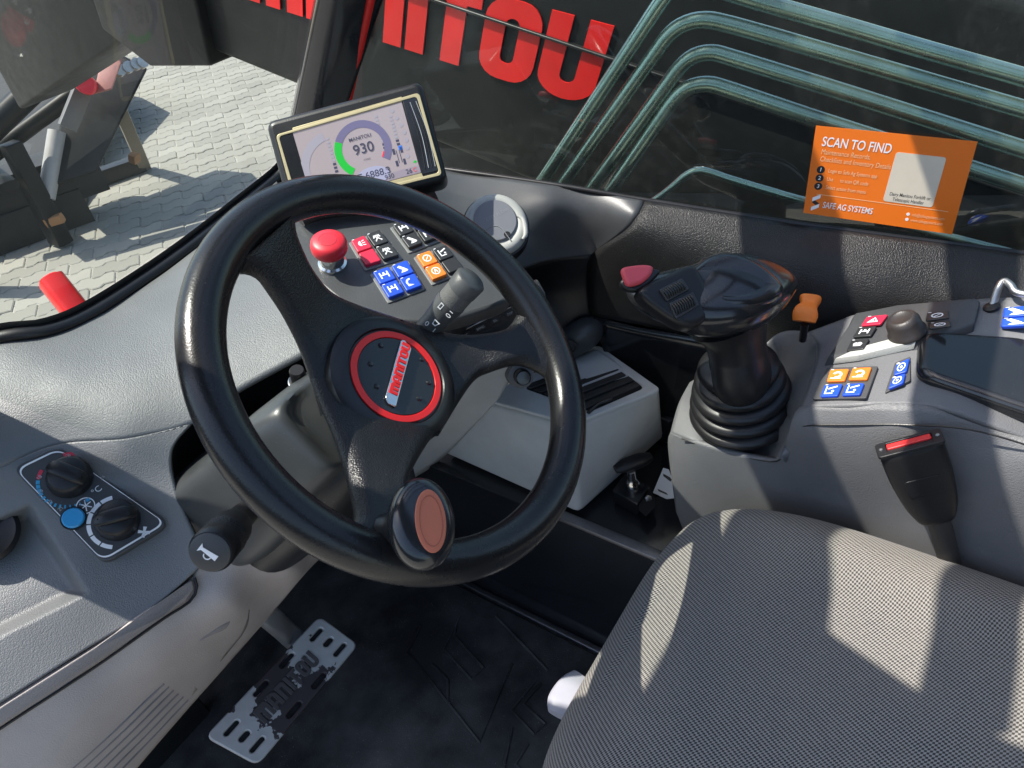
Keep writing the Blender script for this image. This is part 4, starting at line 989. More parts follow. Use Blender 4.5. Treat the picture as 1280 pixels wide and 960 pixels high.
for k in range(6): band_px((147, 652), .0245, .0285, 60 + k * 27, 84 + k * 27, white_m)
for k, (px, py) in enumerate(((85, 570), (63, 580), (49, 597), (51, 615), (62, 628), (76, 636), (104, 574), (119, 584), (128, 597))):
    a, b = HP.px(px, py, .004); text('scale_figure', '%d' % (16 + k), HP, a, b, .0052, grey_print, hv, .0042)
a, b = HP.px(121, 613, .004); text('scale_figure', '°C', HP, a, b, .009, white_m, hv, .0042)
a, b = HP.px(107, 632, .004)
join_shapes('snowflake_symbol', [([circle(.0088, 30, a, b), circle(.0078, 30, a, b)], .0036)] + [([[(a + .006 * math.cos(t + .08) , b + .006 * math.sin(t + .08)), (a - .006 * math.cos(t - .08), b - .006 * math.sin(t - .08)), (a - .006 * math.cos(t + .08), b - .006 * math.sin(t + .08)), (a + .006 * math.cos(t - .08), b + .006 * math.sin(t - .08))]], .0036) for t in (0, 1.05, 2.1)], HP, white_m, hv, .0005)
a, b = HP.px(92, 648, .004); bf = HP.moved(a, b, .0035)
lathe('blue_button', [(.0105, 0), (.0105, .0035), (.0092, .005), (.006, .0046), (.001, .0046)], bf, ltblue, hv, 30)
shape('button_bezel', [circle(.0122, 30), circle(.0106, 30)], bf, 0, .002, .0005, black_s, hv)
a, b = HP.px(180, 665, .004)
join_shapes('fan_symbol', [([[(a + .006 * math.cos(t - .25), b + .006 * math.sin(t - .25)), (a + .006 * math.cos(t + .35), b + .006 * math.sin(t + .35)), (a + .001 * math.cos(t + 1.5), b + .001 * math.sin(t + 1.5)), (a + .001 * math.cos(t - 1.5), b + .001 * math.sin(t - 1.5))]], .0036) for t in (.6, 2.17, 3.74, 5.31)], HP, white_m, hv, .0005)
# dark round dial at the very edge of the dashboard
ev = thing('edge_vent', K(-12, 675, z=.745), 'black round vent on the dashboard beside the oddments tray', 'air vent')
lathe('bezel', [(.03, -.01), (.034, .006), (.030, .010), (.024, .008), (.001, .006)], Fr(K(-20, 668, z=.752), nrm(V(-.1, -.6, .8))), black_s, ev, 36)
shape('louvre', [rrect(.04, .004, .001)], Fr(K(-20, 668, z=.752), nrm(V(-.1, -.6, .8))), .008, .003, .0005, black_g, ev)

# ================================================================== CENTRE: radio bay, sockets, light grey console
bay = patch('radio_bay', [(425, 382), (480, 399), (545, 404), (600, 392), (655, 352)], [(540, 470), (590, 462), (630, 450), (665, 440), (700, 425)], [(425, 382), (480, 430), (540, 470)], [(655, 352), (680, 390), (700, 425)],
      [(480, 399, SP.at(480, 399, -.028) + V(0, .01, -.005)), (545, 404, SP.at(545, 404, -.028) + V(0, .01, -.005)), (655, 352, SP.at(655, 352, -.028) + V(0, .01, -.005)), X(590, 462, .66), X(700, 425, .87), X(650, 400, .80)], black_s, dash, 24, 16, .004)
RF = Fr(K(620, 405, d=.985), nrm(V(-.45, -.72, .45)), nrm(V(.85, -.5, .05)))
rad = thing('radio', RF.P(0, -.02, -.02), 'slim black radio face with small buttons beneath the switch panel', 'radio')
rq = quad(RF, [(538, 432), (652, 376), (664, 400), (560, 452)])
shape('faceplate', [rpoly(rq, .004)], RF, -.02, .024, .0015, black_gloss, rad)
rc = sum(rq) / 4; rru, rrv = (rq[1] - rq[0] + rq[2] - rq[3]) / 2, (rq[0] - rq[3] + rq[1] - rq[2]) / 2; rrot = math.atan2(rru[1], rru[0])
for k, w_ in enumerate(('SRC', 'BAND', 'SEL', 'DISP')):
    p = rc + rru * (-.18 + k * .17) + rrv * .24
    b_ = shape('radio_button', [[tuple(p + np.array([x * math.cos(rrot) - y * math.sin(rrot), x * math.sin(rrot) + y * math.cos(rrot)])) for x, y in rrect(.015, .006, .001)]], RF, .0035, .0015, .0004, black_s, rad)
    text('button_text', w_, RF, p[0], p[1], .0042, grey_print, b_, .0053, .005, rot=rrot)
p = rc - rrv * .2
shape('radio_window', [[tuple(p + np.array([x * math.cos(rrot) - y * math.sin(rrot), x * math.sin(rrot) + y * math.cos(rrot)])) for x, y in rrect(.075, .011, .001)]], RF, .0035, .001, .0002, plastic('radio window', (.012, .015, .017), .15, 0, 400, .1), rad)
tube('trim_line', [RF.P(*(rq[0] * .97 + rc * .03), .004), RF.P(*(rq[1] * .97 + rc * .03), .004)], .0008, steel, rad, 6)
# grey bulge with dark socket at the end of the wing
gp = thing('socket_housing', K(722, 425, x=.80), 'rounded grey socket housing with dark round hole under the dashboard wing', 'socket')
tube('housing', [K(690, 440, x=.86), K(705, 432, x=.86), K(730, 418, x=.87), K(742, 408, x=.90)], [(.022, .02), (.026, .025), (.026, .025), (.022, .02)], dashsm, gp, 22, ref=(0, 0, 1), n=18, ex=2.6)
lathe('socket_ring', [(.013, 0), (.013, .003), (.010, .003), (.009, -.004), (.001, -.004)], Fr(K(712, 434, x=.833), nrm(V(-.8, -.5, .3))), black_s, gp, 24)
# light grey centre leg under the dash, beside the column
patch('centre_leg', [(455, 500), (530, 470), (590, 455), (650, 440)], [(470, 620), (520, 596), (557, 569), (624, 498)], [(455, 500), (460, 560), (470, 620)], [(650, 440), (640, 470), (624, 498)],
      [X(455, 500, .52), X(470, 620, .52), X(540, 470, .61), X(600, 455, .665), X(650, 440, .71), X(624, 498, .70), X(557, 569, .695), X(520, 596, .64), X(590, 510, .67)], light_m, dash, 24, 18, .006)
kf = Fr(K(651, 469, x=.70), nrm(V(-.6, -.65, .45)))
kn2 = thing('rotary_switch', K(651, 469, x=.70), 'small glossy black rotary switch in a grey collar behind the wheel', 'switch')
lathe('collar', [(.022, -.02), (.020, .004), (.015, .006)], kf, cons_m, kn2, 28)
lathe('knob', [(.013, .0), (.0125, .020), (.010, .024), (.001, .0245)], kf, black_gloss, kn2, 28)

cb_ = thing('centre_console', K(680, 600, x=.69), 'light grey console box with slatted black tray on top', 'console')
c_tn, c_bn = K(714, 534, x=.697), K(724, 644, x=.690)
c_tf, c_bf = K(596, 500, x=.70), K(550, 566, x=.70)
c_tr = K(828, 489, z=.505); c_br = K(832, 545, z=.302)
c_far = K(748, 432, z=.505)
hexa('box', [c_bn, c_br, V(.93, .70, .302), c_bf, c_tn, c_tr, c_far, c_tf], light_m, cb_, .012)
TF = Fr((c_tn + c_tr + c_tf + c_far) / 4, np.cross(c_tr - c_tn, c_tf - c_tn), nrm(c_tr - c_tn))
inner = quad(TF, [(737, 517), (806, 487), (758, 450), (655, 487)], .0)
tray_o = quad(TF, [(716, 532), (827, 489), (748, 433), (598, 499)], .0)
shape('tray_rim', [rpoly(tray_o, .012), rpoly(inner, .012)], TF, -.002, .006, .002, light_m, cb_)
tray = shape('tray', [rpoly(inset(inner, 1.02), .012)], TF, -.001, .003, .0005, black_s, cb_)
ic = inner
for k in range(6):
    t = .08 + k * .17
    a, b = ic[0] * (1 - t) + ic[3] * t, ic[1] * (1 - t) + ic[2] * t; t2 = t + .12
    c, d = ic[1] * (1 - t2) + ic[2] * t2, ic[0] * (1 - t2) + ic[3] * t2
    mm = (a + b + c + d) / 4
    shape('slat', [rpoly([mm + (q - mm) * np.array([.95, .95]) for q in (a, b, c, d)], .002)], TF, .0018, .003, .0008, plastic('tray slat', (.03, .029, .027), .5, .3, 500, .6), cb_)
sp_ = [TF.P(*TF.px(x, y, .006), .006) for x, y in ((735, 516), (748, 505), (765, 499))]
tube('finger_slot', sp_, .003, black_gloss, tray, 8)
lathe('side_dent', [(.016, .0005), (.014, .001), (.012, .0004), (.001, .0002)], Fr(K(780, 561, x=.80) * 0 + (c_bn * .47 + c_br * .53) * .42 + (c_tn * .47 + c_tr * .53) * .58, np.cross(c_br - c_bn, c_tn - c_bn)), plastic('dent grey', (.2, .2, .21), .6, .2, 500, .1), cb_, 24)
# black end block between console box and joystick pod
struct(hexa('ledge_block', [K(806, 546, z=.3), K(836, 556, z=.3), K(880, 540, z=.3), K(850, 530, z=.3), K(806, 546, z=.3) + V(0, 0, .06), K(836, 556, z=.3) + V(0, 0, .06), K(880, 540, z=.3) + V(0, 0, .06), K(850, 530, z=.3) + V(0, 0, .06)], black_s, None, .004), 'black step block on the ledge by the console')
patch('inner_wall', [(742, 396), (800, 410), (870, 422), (960, 440)], [(800, 540), (830, 552), (900, 575), (980, 590)], [(742, 396), (755, 440), (800, 540)], [(960, 440), (980, 590)],
      [X(742, 396, .888), X(870, 422, .912), X(960, 440, .93), X(800, 540, .93), X(900, 575, .94), X(980, 590, .94)], black_gloss, dash, 14, 12, .004)

# ---- battery isolator T-handle on its bracket, white label beside it
LZ = .303
iso = thing('isolator_switch', K(790, 625, z=LZ), 'black isolator handle on a plated stem and angled bracket', 'switch')
q0, q1, q2, q3 = K(766, 627, z=LZ), K(797, 645, z=LZ), K(812, 622, z=LZ), K(782, 606, z=LZ)
up_ = V(0, 0, .03)
hexa('bracket_box', [q0, q1, q2, q3, q0 + up_, q1 + up_, q2 + up_, q3 + up_], black_gloss, iso, .002)
prism('side_plate', [K(x, y, z=.325) + V(-.002, -.002, 0) for x, y in ((798, 612), (808, 604), (818, 622), (817, 630), (806, 642), (797, 634))], [K(x, y, z=.325) + V(-.006, -.005, .001) for x, y in ((798, 612), (808, 604), (818, 622), (817, 630), (806, 642), (797, 634))], black_s, iso, .0008)
lathe('bolt', [(.006, 0), (.006, .004), (.003, .005), (.001, .005)], Fr(K(810, 623, z=.326), nrm(V(-.5, -.6, .6))), steel, iso, 6)
stem_b = K(791, 606, z=.335)
SFm = Fr(stem_b, nrm(V(-.05, .05, 1)))
lathe('stem', [(.0115, -.004), (.0115, .006), (.009, .010), (.007, .018), (.007, .035)], SFm, chrome, iso, 24)
h0_, h1_ = K(769, 587, z=.372), K(814, 570, z=.372); hm = (h0_ + h1_) / 2
tube('handle', [h0_, h0_ * .75 + h1_ * .25, hm, h0_ * .25 + h1_ * .75, h1_], [(.005, .008), (.009, .014), (.010, .015), (.009, .014), (.005, .008)], black_s, iso, 20, ref=(0, 0, 1), n=24)
lb_ = thing('warning_label', K(832, 605, z=LZ), 'small white folded label with black print on the ledge', 'label')
LF = Fr(K(833, 606, z=LZ + .004), nrm(V(-.35, -.25, .9)))
lq = [LF.px(x, y) for x, y in ((829, 585), (836, 587), (840, 598), (853.5, 607), (844, 629), (816, 616))]
shape('card', [lq], LF, 0, .0012, .0002, label_m, lb_)
for pts_ in (((829, 592), (838, 597), (840, 600), (838, 602), (829, 595)), ((822, 611), (833, 616), (835, 619), (823, 614))):
    shape('printed_mark', [[LF.px(x, y, .0013) for x, y in pts_]], LF, .0012, .0003, 0, blackprint, lb_)

# ================================================================== RIGHT CONSOLE
rcn = thing('right_console', (.80, 0, .3), 'grey moulded armrest console beside the seat carrying joystick and switches', 'console')
CX = .70
patch('side_panel', [(838, 540), (867, 551), (920, 566), (972, 575), (984, 548), (1000, 509), (1060, 507), (1120, 505), (1180, 511), (1280, 547), (1400, 590)],
      [(845, 640), (880, 700), (1000, 790), (1200, 900), (1400, 960)], [(838, 540), (835, 560), (845, 640)], [(1400, 590), (1400, 960)],
      [X(838, 540, CX + .012), X(845, 640, CX - .008), X(867, 551, CX), X(972, 575, CX), X(1000, 509, CX + .012), X(1000, 530, CX), X(1120, 505, CX + .012), X(1120, 530, CX), X(1280, 547, CX + .012), X(1280, 570, CX), X(1400, 590, CX), X(1000, 790, CX - .01), X(1200, 900, CX - .01), X(1400, 960, CX), X(1100, 650, CX)],
      cons_m, rcn, 90, 36, .008)
# inset line of the side panel
tube('panel_seam', [K(x, y, x=CX - .0002) for x, y in ((852, 548), (880, 558), (930, 571), (966, 577), (980, 570), (988, 550), (996, 537), (1010, 532), (1060, 531), (1130, 531), (1212, 537), (1300, 562), (1400, 600))], .0011, black_s, rcn, 6, n=60)
pod_c = [X(838, 540, CX + .012), X(867, 551, CX), X(972, 575, CX), X(985, 545, CX + .004), Z(880, 480, .565), Z(960, 480, .566), Z(925, 520, .566), Z(965, 550, .566), Z(1000, 440, .585), Z(850, 500, .566)]
patch('joystick_pod', [(862, 478), (900, 455), (950, 440), (1000, 440)], [(838, 540), (867, 551), (920, 566), (972, 575)], [(862, 478), (848, 505), (838, 540)], [(1000, 440), (995, 520), (972, 575)], pod_c, cons_m, rcn, 36, 26, .006)
# front end of the pod
prism('pod_front', [K(838, 540, x=CX + .014), K(845, 640, x=CX - .004), K(845, 640, x=CX - .004) + V(.22, .03, 0), K(862, 478, z=.572) + V(.02, .0, -.01)], [K(838, 540, x=CX + .014) + V(.004, -.012, 0), K(845, 640, x=CX - .004) + V(.004, -.012, 0), K(845, 640, x=CX - .004) + V(.22, .02, 0), K(862, 478, z=.572) + V(.02, -.02, -.01)], cons_m, rcn, .003)
deck_c = [X(1000, 509, CX + .012), X(1120, 505, CX + .012), X(1180, 511, CX + .012), X(1280, 547, CX + .012), X(1400, 590, CX + .01), X(1024, 428, .842), X(1065, 395, .885), X(1222, 376, .895), X(1280, 372, .90), X(1400, 372, .91), X(1120, 445, .79), X(1050, 480, .745), X(1280, 440, .82)]
patch('switch_deck', [(1010, 415), (1045, 402), (1075, 392), (1150, 382), (1222, 374), (1280, 372), (1400, 376)], [(1000, 509), (1060, 507), (1120, 505), (1180, 511), (1280, 547), (1400, 590)],
      [(1010, 415), (1022, 440), (1000, 509)], [(1400, 376), (1400, 590)], deck_c, cons_m, rcn, 70, 34, .008)
# dished wall behind the boot
patch('boot_recess', [(955, 432), (972, 417), (992, 413), (1012, 418), (1022, 440), (1000, 509)], [(955, 500), (962, 512), (972, 522), (982, 527), (990, 526), (996, 522)], [(955, 432), (950, 465), (955, 500)], [(1000, 509), (998, 515), (996, 522)],
      [X(955, 432, .87), X(992, 413, .885), X(1022, 440, .825), X(1000, 509, CX + .014), X(996, 522, CX + .012), Z(955, 500, .58), Z(975, 524, .578), X(975, 460, .86)], cons_m, rcn, 30, 20, .005)

# ---- joystick
JB = V(.766, .216, .576); JT = nrm(K(918, 415, d=.93) - JB)
jd = depth(JB)
joy = thing('joystick', JB, 'black joystick with ribbed rubber boot, red trigger and two thumb wheels', 'joystick')
JF = Fr(JB, JT, (0, -1, 0))
prof = [(.040, -.012)]
rs = [.0725, .0695, .065, .0595, .053]
hcur = 0
for k, r in enumerate(rs):
    prof += [(r - .017, hcur), (r - .005, hcur + .001), (r - .001, hcur + .004), (r, hcur + .007), (r - .001, hcur + .0105), (r - .005, hcur + .0145), (r - .017, hcur + .0172)]; hcur += .0198
prof += [(.036, hcur + .004), (.034, hcur + .012)]
lathe('rubber_boot', prof, JF, rubber, joy, 56, angle=60)
gd = .905
neck = [JB + JT * .075, K(927, 470, d=.945), K(922, 440, d=.93), K(918, 415, d=.915), K(912, 395, d=.905)]
tube('neck', neck, [(.034, .039), (.036, .041), (.035, .040), (.038, .046), (.050, .060)], black_s, joy, 30, ref=(0, -1, 0), n=24)
# grip head: a long body from the trigger end (left) to the pointed tail (right)
gl_pts = [(786, 352, .006, .010), (800, 360, .016, .026), (822, 368, .024, .036), (850, 372, .031, .046), (880, 374, .038, .056), (910, 368, .041, .060), (940, 362, .039, .052), (965, 358, .031, .036), (984, 354, .019, .018), (994, 350, .006, .006)]
Q = [K(x, y, d=.90 - .02 * math.sin((x - 786) / 208 * math.pi)) for x, y, a, b in gl_pts]
vd = nrm(CAMP - Q[5]); gup = nrm(V(-.15, -.25, .95))
tube('grip', Q, [(a * .90, b * .90) for x, y, a, b in gl_pts], black_gloss, joy, 40, ref=gup, n=60, ex=2.3)
GF = Fr(K(918, 350, d=.845), nrm(V(-.35, -.25, .9)), nrm(K(985, 356, d=.87) - K(850, 340, d=.86)))
pad = [(862, 335), (870, 325), (892, 312), (920, 312), (955, 326), (985, 350), (965, 372), (925, 382), (895, 378), (872, 360)]
lp_ = list(map(tuple, spline([GF.px(x, y) for x, y in pad], 60, True)))
cxp = np.mean(lp_, axis=0)
shape('palm_pad', [lp_], GF, -.024, .026, .011, black_gloss, joy, res=6, angle=75, fn=lambda x, y: -4.0 * ((x - cxp[0]) ** 2 + .7 * (y - cxp[1]) ** 2))
GS = Fr(K(838, 352, d=.842), nrm(V(-.35, -.55, .75)), nrm(K(870, 340, d=.842) - K(826, 362, d=.842)))
face = [(800, 362), (835, 342), (870, 332), (890, 375), (885, 398), (862, 408), (830, 392)]
shape('switch_face', [list(map(tuple, spline([GS.px(x, y) for x, y in face], 50, True)))], GS, -.028, .029, .008, black_s, joy, res=4, angle=75)
for qd in (((824, 362), (852, 348), (862, 362), (834, 377)), ((836, 379), (866, 365), (874, 382), (845, 399))):
    q = quad(GS, qd, .003)
    base_ = shape('thumb_wheel', [rpoly(q, .002)], GS, .0, .0045, .0012, plastic('wheel housing', (.03, .03, .031), .45, .1, 700, .2), joy)
    c_ = sum(q) / 4; uu, vv = (q[1] - q[0] + q[2] - q[3]) / 2, (q[0] - q[3] + q[1] - q[2]) / 2
    for k in range(9):
        s = -.42 + k * .095
        tube('ridge', [GS.P(*(c_ + uu * s - vv * .36), .0045), GS.P(*(c_ + uu * s), .0072), GS.P(*(c_ + uu * s + vv * .36), .0045)], .0012, black_s, base_, 6, n=7)
tr_ = [(776, 338), (790, 334), (806, 333), (815, 336), (812, 346), (800, 356), (784, 359), (778, 350)]
GT = Fr(K(797, 347, d=.842), nrm(V(-.45, -.45, .75)), nrm(K(815, 337, d=.842) - K(780, 350, d=.842)))
shape('red_trigger', [list(map(tuple, spline([GT.px(x, y) for x, y in tr_], 40, True)))], GT, -.002, .010, .0045, plastic('trigger red', (.62, .07, .09), .45, 0, 400, .15), joy, res=4, angle=75)
tr2 = [(776, 352), (788, 362), (804, 360), (818, 348), (826, 338), (815, 335), (790, 340)]
shape('trigger_seat', [list(map(tuple, spline([GT.px(x, y) for x, y in tr2], 40, True)))], GT, -.014, .0125, .003, rubber, joy)
nf = Fr(K(925, 462, d=.91), nrm(V(-.75, -.45, .35)), nrm(K(960, 462, d=.91) - K(900, 462, d=.91)))
# ---- orange lever on the wall
ol = thing('orange_lever', K(1005, 405, d=.93), 'orange rubber lever knob between joystick and switch deck', 'lever')
OFr = [K(1005, 402, d=.955), K(1007, 392, d=.955), K(1011, 383, d=.96), K(1013, 374, d=.965)]
tube('knob', OFr, [(.013, .014), (.0125, .0155), (.0095, .0105), (.0115, .0135)], orange_m, ol, 22, ref=(0, 0, 1), n=20, ex=3.2)
tube('stem', [K(1006, 405, d=.96), K(1003, 425, d=.985)], .005, black_s, ol, 10)

# ---- black switch pod on the deck
tpd = Tps(deck_c)
def dk(px, py, e=0): return K(px, py, d=tpd(px, py)) + V(-.05, -.05, .99) * e
pod = thing('switch_pod', dk(1120, 420), 'raised black switch pod with silver front edge on the console deck', 'switch panel')
top_px = [(1034, 452), (1062, 410), (1068, 398), (1120, 390), (1215, 380), (1222, 384), (1214, 412), (1165, 428), (1140, 430), (1070, 446)]
low_px = [(1028, 460), (1058, 412), (1064, 398), (1120, 388), (1218, 378), (1226, 383), (1218, 416), (1168, 436), (1142, 442), (1070, 455)]
prism('pod_body', [dk(x, y, -.004) for x, y in low_px], [dk(x, y, .010) for x, y in top_px], dashsm, pod, .0025)
prism('silver_edge', [dk(x, y, .0015) for x, y in ((1040, 457), (1072, 444), (1142, 427), (1142, 438), (1072, 453))], [dk(x, y, .0115) for x, y in ((1042, 456), (1072, 442), (1142, 424), (1142, 435), (1072, 452))], plastic('silver strip', (.42, .43, .40), .45, .2, 600, .2), pod, .001)
PF = Fr(dk(1090, 415, .010), np.cross(dk(1120, 420) - dk(1060, 420), dk(1090, 395) - dk(1090, 440)), nrm(dk(1130, 405) - dk(1060, 415)))
if PF.n[2] < 0: PF = Fr(PF.o, -PF.n, PF.u)
hzb = quad(PF, [(1083, 395.5), (1111, 392.5), (1101, 405.5), (1075, 408)], .003)
button('red_button', PF, hzb, .0, redbtn, 'tri', pod, .0035)
for qd, ic in ((((1073, 409.5), (1097, 407.5), (1089, 420.5), (1065, 422.5)), 'axle'), (((1064, 425), (1088, 423), (1080, 437), (1057, 440)), 'beast')):
    button('black_button', PF, quad(PF, qd, .002), 0, bk, ic, pod, .003)
dkf = Fr(dk(1132, 424, .009), PF.n, PF.u)
lathe('rotary_knob', [(.0215, 0), (.0215, .004), (.0195, .006), (.019, .018), (.016, .024), (.0125, .025), (.011, .0235), (.001, .0235)], dkf, plastic('knob brown black', (.03, .025, .023), .42, .15, 700, .25), pod, 36, angle=50)
for qd, ic in ((((1158, 391), (1187, 388), (1187, 398), (1156, 402)), 'ring'), (((1162, 404), (1189, 401), (1190, 408), (1160, 412)), 'ring')):
    button('key_button', PF, quad(PF, qd, .002), .0, bk, ic, pod, .0028)
# four buttons and the blue pair
BFk = Fr(dk(1058, 480, .001), np.cross(dk(1085, 480) - dk(1030, 480), dk(1058, 465) - dk(1058, 495)), nrm(dk(1090, 478) - dk(1030, 480)))
if BFk.n[2] < 0: BFk = Fr(BFk.o, -BFk.n, BFk.u)
fb4 = thing('button_cluster', dk(1058, 480), 'cluster of two orange and two blue buttons on the console deck', 'buttons')
shape('base_plate', [rpoly(quad(BFk, [(1034, 461), (1098, 459), (1083, 499), (1016, 500)]), .002)], BFk, -.001, .003, .0006, plastic('cluster base', (.06, .06, .062), .45, 0, 400, .2), fb4)
for nm, qd, mm, ic in (('orange_button', ((1038, 463), (1063, 462), (1057, 478), (1033, 479)), orange_m, 'drum'), ('orange_button', ((1066, 461), (1091, 460), (1085, 476.5), (1060, 477)), orange_m, 'drum'),
                   ('blue_button', ((1031, 482), (1055, 481), (1048, 497), (1025, 498)), blue_m, 'fork'), ('blue_button', ((1058, 481), (1082, 480), (1076, 495.5), (1052, 496.5)), blue_m, 'fork')):
    button(nm, BFk, quad(BFk, qd, .003), .0015, mm, ic, fb4, .004, size=.75)
bp2 = thing('blue_switch_pair', dk(1122, 470), 'pair of blue buttons tucked against the armrest pad', 'buttons')
BF2 = Fr(dk(1124, 468, .001), BFk.n, BFk.u)
shape('base_plate', [rpoly(quad(BF2, [(1119, 454), (1138, 446), (1138, 476), (1106, 492)]), .002)], BF2, -.002, .003, .0006, plastic('pair base', (.06, .06, .062), .45, 0, 400, .2), bp2)
for qd in (((1120, 456), (1138, 448), (1134, 466), (1117, 471)), ((1116, 472), (1133, 467), (1130, 480), (1110, 488))):
    button('blue_button', BF2, quad(BF2, qd, .003), .0008, blue_m, 'fan', bp2, .004, size=.8)
bp3 = thing('blue_switch', dk(1268, 392), 'blue rocker switch beside the bent metal rod', 'buttons')
BF3 = Fr(dk(1270, 392, .001), BFk.n, BFk.u)
for qd in (((1254, 386), (1292, 382), (1290, 396), (1252, 398)), ((1252, 399), (1290, 397), (1288, 408), (1250, 410))):
    button('blue_button', BF3, quad(BF3, qd, .003), 0, blue_m, 'boom', bp3, .005, size=.8)
rod = thing('bent_rod', dk(1240, 385), 'bent grey metal rod rising from the console deck', 'rod')
tube('rod', [dk(1240, 386, -.005), dk(1241, 378, .01), dk(1243, 372, .018), dk(1248, 368, .02), dk(1256, 374, .02), dk(1264, 381, .018), dk(1290, 386, .018), dk(1330, 392, .018)], .0042, steel, rod, 12, n=40)
lathe('collar', [(.009, 0), (.009, .003), (.005, .005)], Fr(dk(1240, 385, 0), PF.n), black_s, rod, 16)

# ---- armrest pad
AF_ = Fr(K(1230, 450, z=.735), nrm(V(-.06, .02, 1)), (0, -1, 0))
arm = thing('armrest_pad', AF_.P(0, 0, -.03), 'glossy black padded armrest lid on the console', 'armrest')
ao = [(1150, 412), (1250, 418), (1420, 425), (1420, 555), (1280, 512), (1146, 466)]
shape('pad', [rpoly([np.array(AF_.px(x, y)) for x, y in ao], .022, 8)], AF_, -.022, .024, .010, black_gloss, arm, res=6, angle=75)
shape('underside', [rpoly([np.array(AF_.px(x, y, -.022)) for x, y in ((1152, 420), (1250, 425), (1420, 432), (1420, 552), (1280, 512), (1148, 470))], .02, 8)], AF_, -.036, .013, .003, black_s, arm)
prism('bracket', [dk(x, y, -.002) for x, y in ((1160, 440), (1300, 450), (1300, 530), (1160, 490))], [AF_.P(*AF_.px(x, y, -.034), -.034) for x, y in ((1170, 435), (1300, 445), (1300, 505), (1170, 465))], black_s, arm, .003)

# ---- seat belt buckle
bkl = thing('seat_belt_buckle', K(1170, 640, x=.67), 'black seat belt buckle with red release button on a stalk', 'seat belt buckle')
bl0, bl1 = K(1137, 556, x=.665), K(1172, 650, x=.665)
bax = nrm(bl1 - bl0); bn = nrm(nrm(CAMP - bl0) - (nrm(CAMP - bl0) @ bax) * bax); bs = np.cross(bax, bn)
def bkp(s, w, n): return bl0 + bax * s + bs * w + bn * n
Lb = np.linalg.norm(bl1 - bl0)
sgn = 1 if (bs @ AX) > 0 else -1
tube('body', [bkp(0, 0, 0), bkp(.006, 0, 0), bkp(Lb * .35, 0, 0), bkp(Lb * .7, 0, 0), bkp(Lb * .92, .0, 0), bkp(Lb, 0, 0)], [(.011, .0305), (.0125, .032), (.013, .0315), (.0125, .027), (.011, .020), (.007, .014)], black_s, bkl, 36, ref=bn, n=30, ex=4.5)
TFb = Fr(bl0, -bax, bs * sgn)
shape('top_rim', [rrect(.066, .025, .004), rrect(.046, .017, .002)], TFb, -.001, .004, .001, black_s, bkl)
shape('release_button', [rrect(.044, .0085, .0015, 0, .0042)], TFb, -.002, .004, .001, plastic('release red', (.72, .03, .03), .4, 0, 400, .1), bkl)
for sx in (-.028, .028): lathe('rivet', [(.0022, 0), (.002, .001), (.0005, .0014)], TFb.moved(sx, 0, .003), steel, bkl, 10)
BFf = Fr(bkp(Lb * .55, 0, .0132), bn, bs * sgn)
shape('moulded_panel', [rrect(.036, .022, .003, 0, .012)], BFf, -.0008, .0012, .0004, black_s, bkl)
tube('stalk', [bkp(Lb * .9, 0, 0), bkp(Lb * 1.2, .0, -.004), bkp(Lb * 1.75, -.004 * sgn, -.012)], [(.006, .012)] * 3, plastic('stalk sleeve', (.035, .032, .03), .6, .2, 500, .3), bkl, 12, ref=bn, n=12)

# ---- sticker on the side window
SKF = Fr(win(1112, 225, .0), WIN.n, WIN.u)
stk = thing('sticker', SKF.o, 'orange rectangular sticker with white lettering on the side window', 'sticker')
sq = quad(SKF, [(1020, 157), (1222, 177), (1190, 293), (1004, 266)], .0012)
shape('sheet', [sq], SKF, .0006, .0006, 0, sticker_m, stk)
sctr = sum(sq) / 4; su2 = (sq[1] - sq[0] + sq[2] - sq[3]) / 2; sv2 = (sq[0] - sq[3] + sq[1] - sq[2]) / 2
rot2 = math.atan2(su2[1], su2[0]); SW2, SH2 = np.linalg.norm(su2), np.linalg.norm(sv2)
def bl2(s, t): return (1 - s) * (1 - t) * sq[0] + s * (1 - t) * sq[1] + s * t * sq[2] + (1 - s) * t * sq[3]
def sktext(s, a, b, size, mat=white_m, bold=0.0, align='LEFT', xs=1):
    q = bl2(a, b); text('sticker_text', s, SKF, q[0], q[1], size, mat, stk, .0016, bold, align, rot=rot2, xs=xs)
U_ = SH2
pale = flat('sticker pale print', (.80, .48, .25), .5)
sktext('SCAN TO FIND', .055, .165, U_ * .145, white_m, .010, xs=.72)
sktext('Maintenance Records,', .06, .275, U_ * .078, pale, xs=.74); sktext('Checklists and Inventory Details', .06, .355, U_ * .078, pale, xs=.72)
for k, s in enumerate(('Login to Safe Ag Systems app', 'Use      to scan QR code', 'Select action from menu')):
    sktext(s, .125, .475 + k * .095, U_ * .062, pale, .003, xs=.70)
    q = bl2(.075, .475 + k * .095); shape('number_disc', [circle(U_ * .043, 20, q[0], q[1])], SKF, .0012, .0002, 0, blackprint, stk)
    text('sticker_text', str(k + 1), SKF, q[0], q[1], U_ * .06, white_m, stk, .0018, .01, rot=rot2)
shape('rule', [[tuple(bl2(s, t)) for s, t in ((.07, .755), (.94, .755), (.94, .761), (.07, .761))]], SKF, .0012, .0002, 0, pale, stk)
sktext('SAFE AG SYSTEMS', .125, .875, U_ * .10, white_m, .006, xs=.68)
q = bl2(.075, .86)
for dy, mm, sg in ((.055, white_m, 1), (.0, blackprint, -1), (-.055, white_m, 1)):
    c_ = q + sv2 * dy
    shape('emblem', [[tuple(c_ + su2 * a + sv2 * b) for a, b in ((-.026, -.045 * sg), (.026, .005 * sg), (.026, .05 * sg), (-.026, .0 * sg))]], SKF, .0012, .0002 + .0001 * abs(dy) / .055, 0, mm, stk)
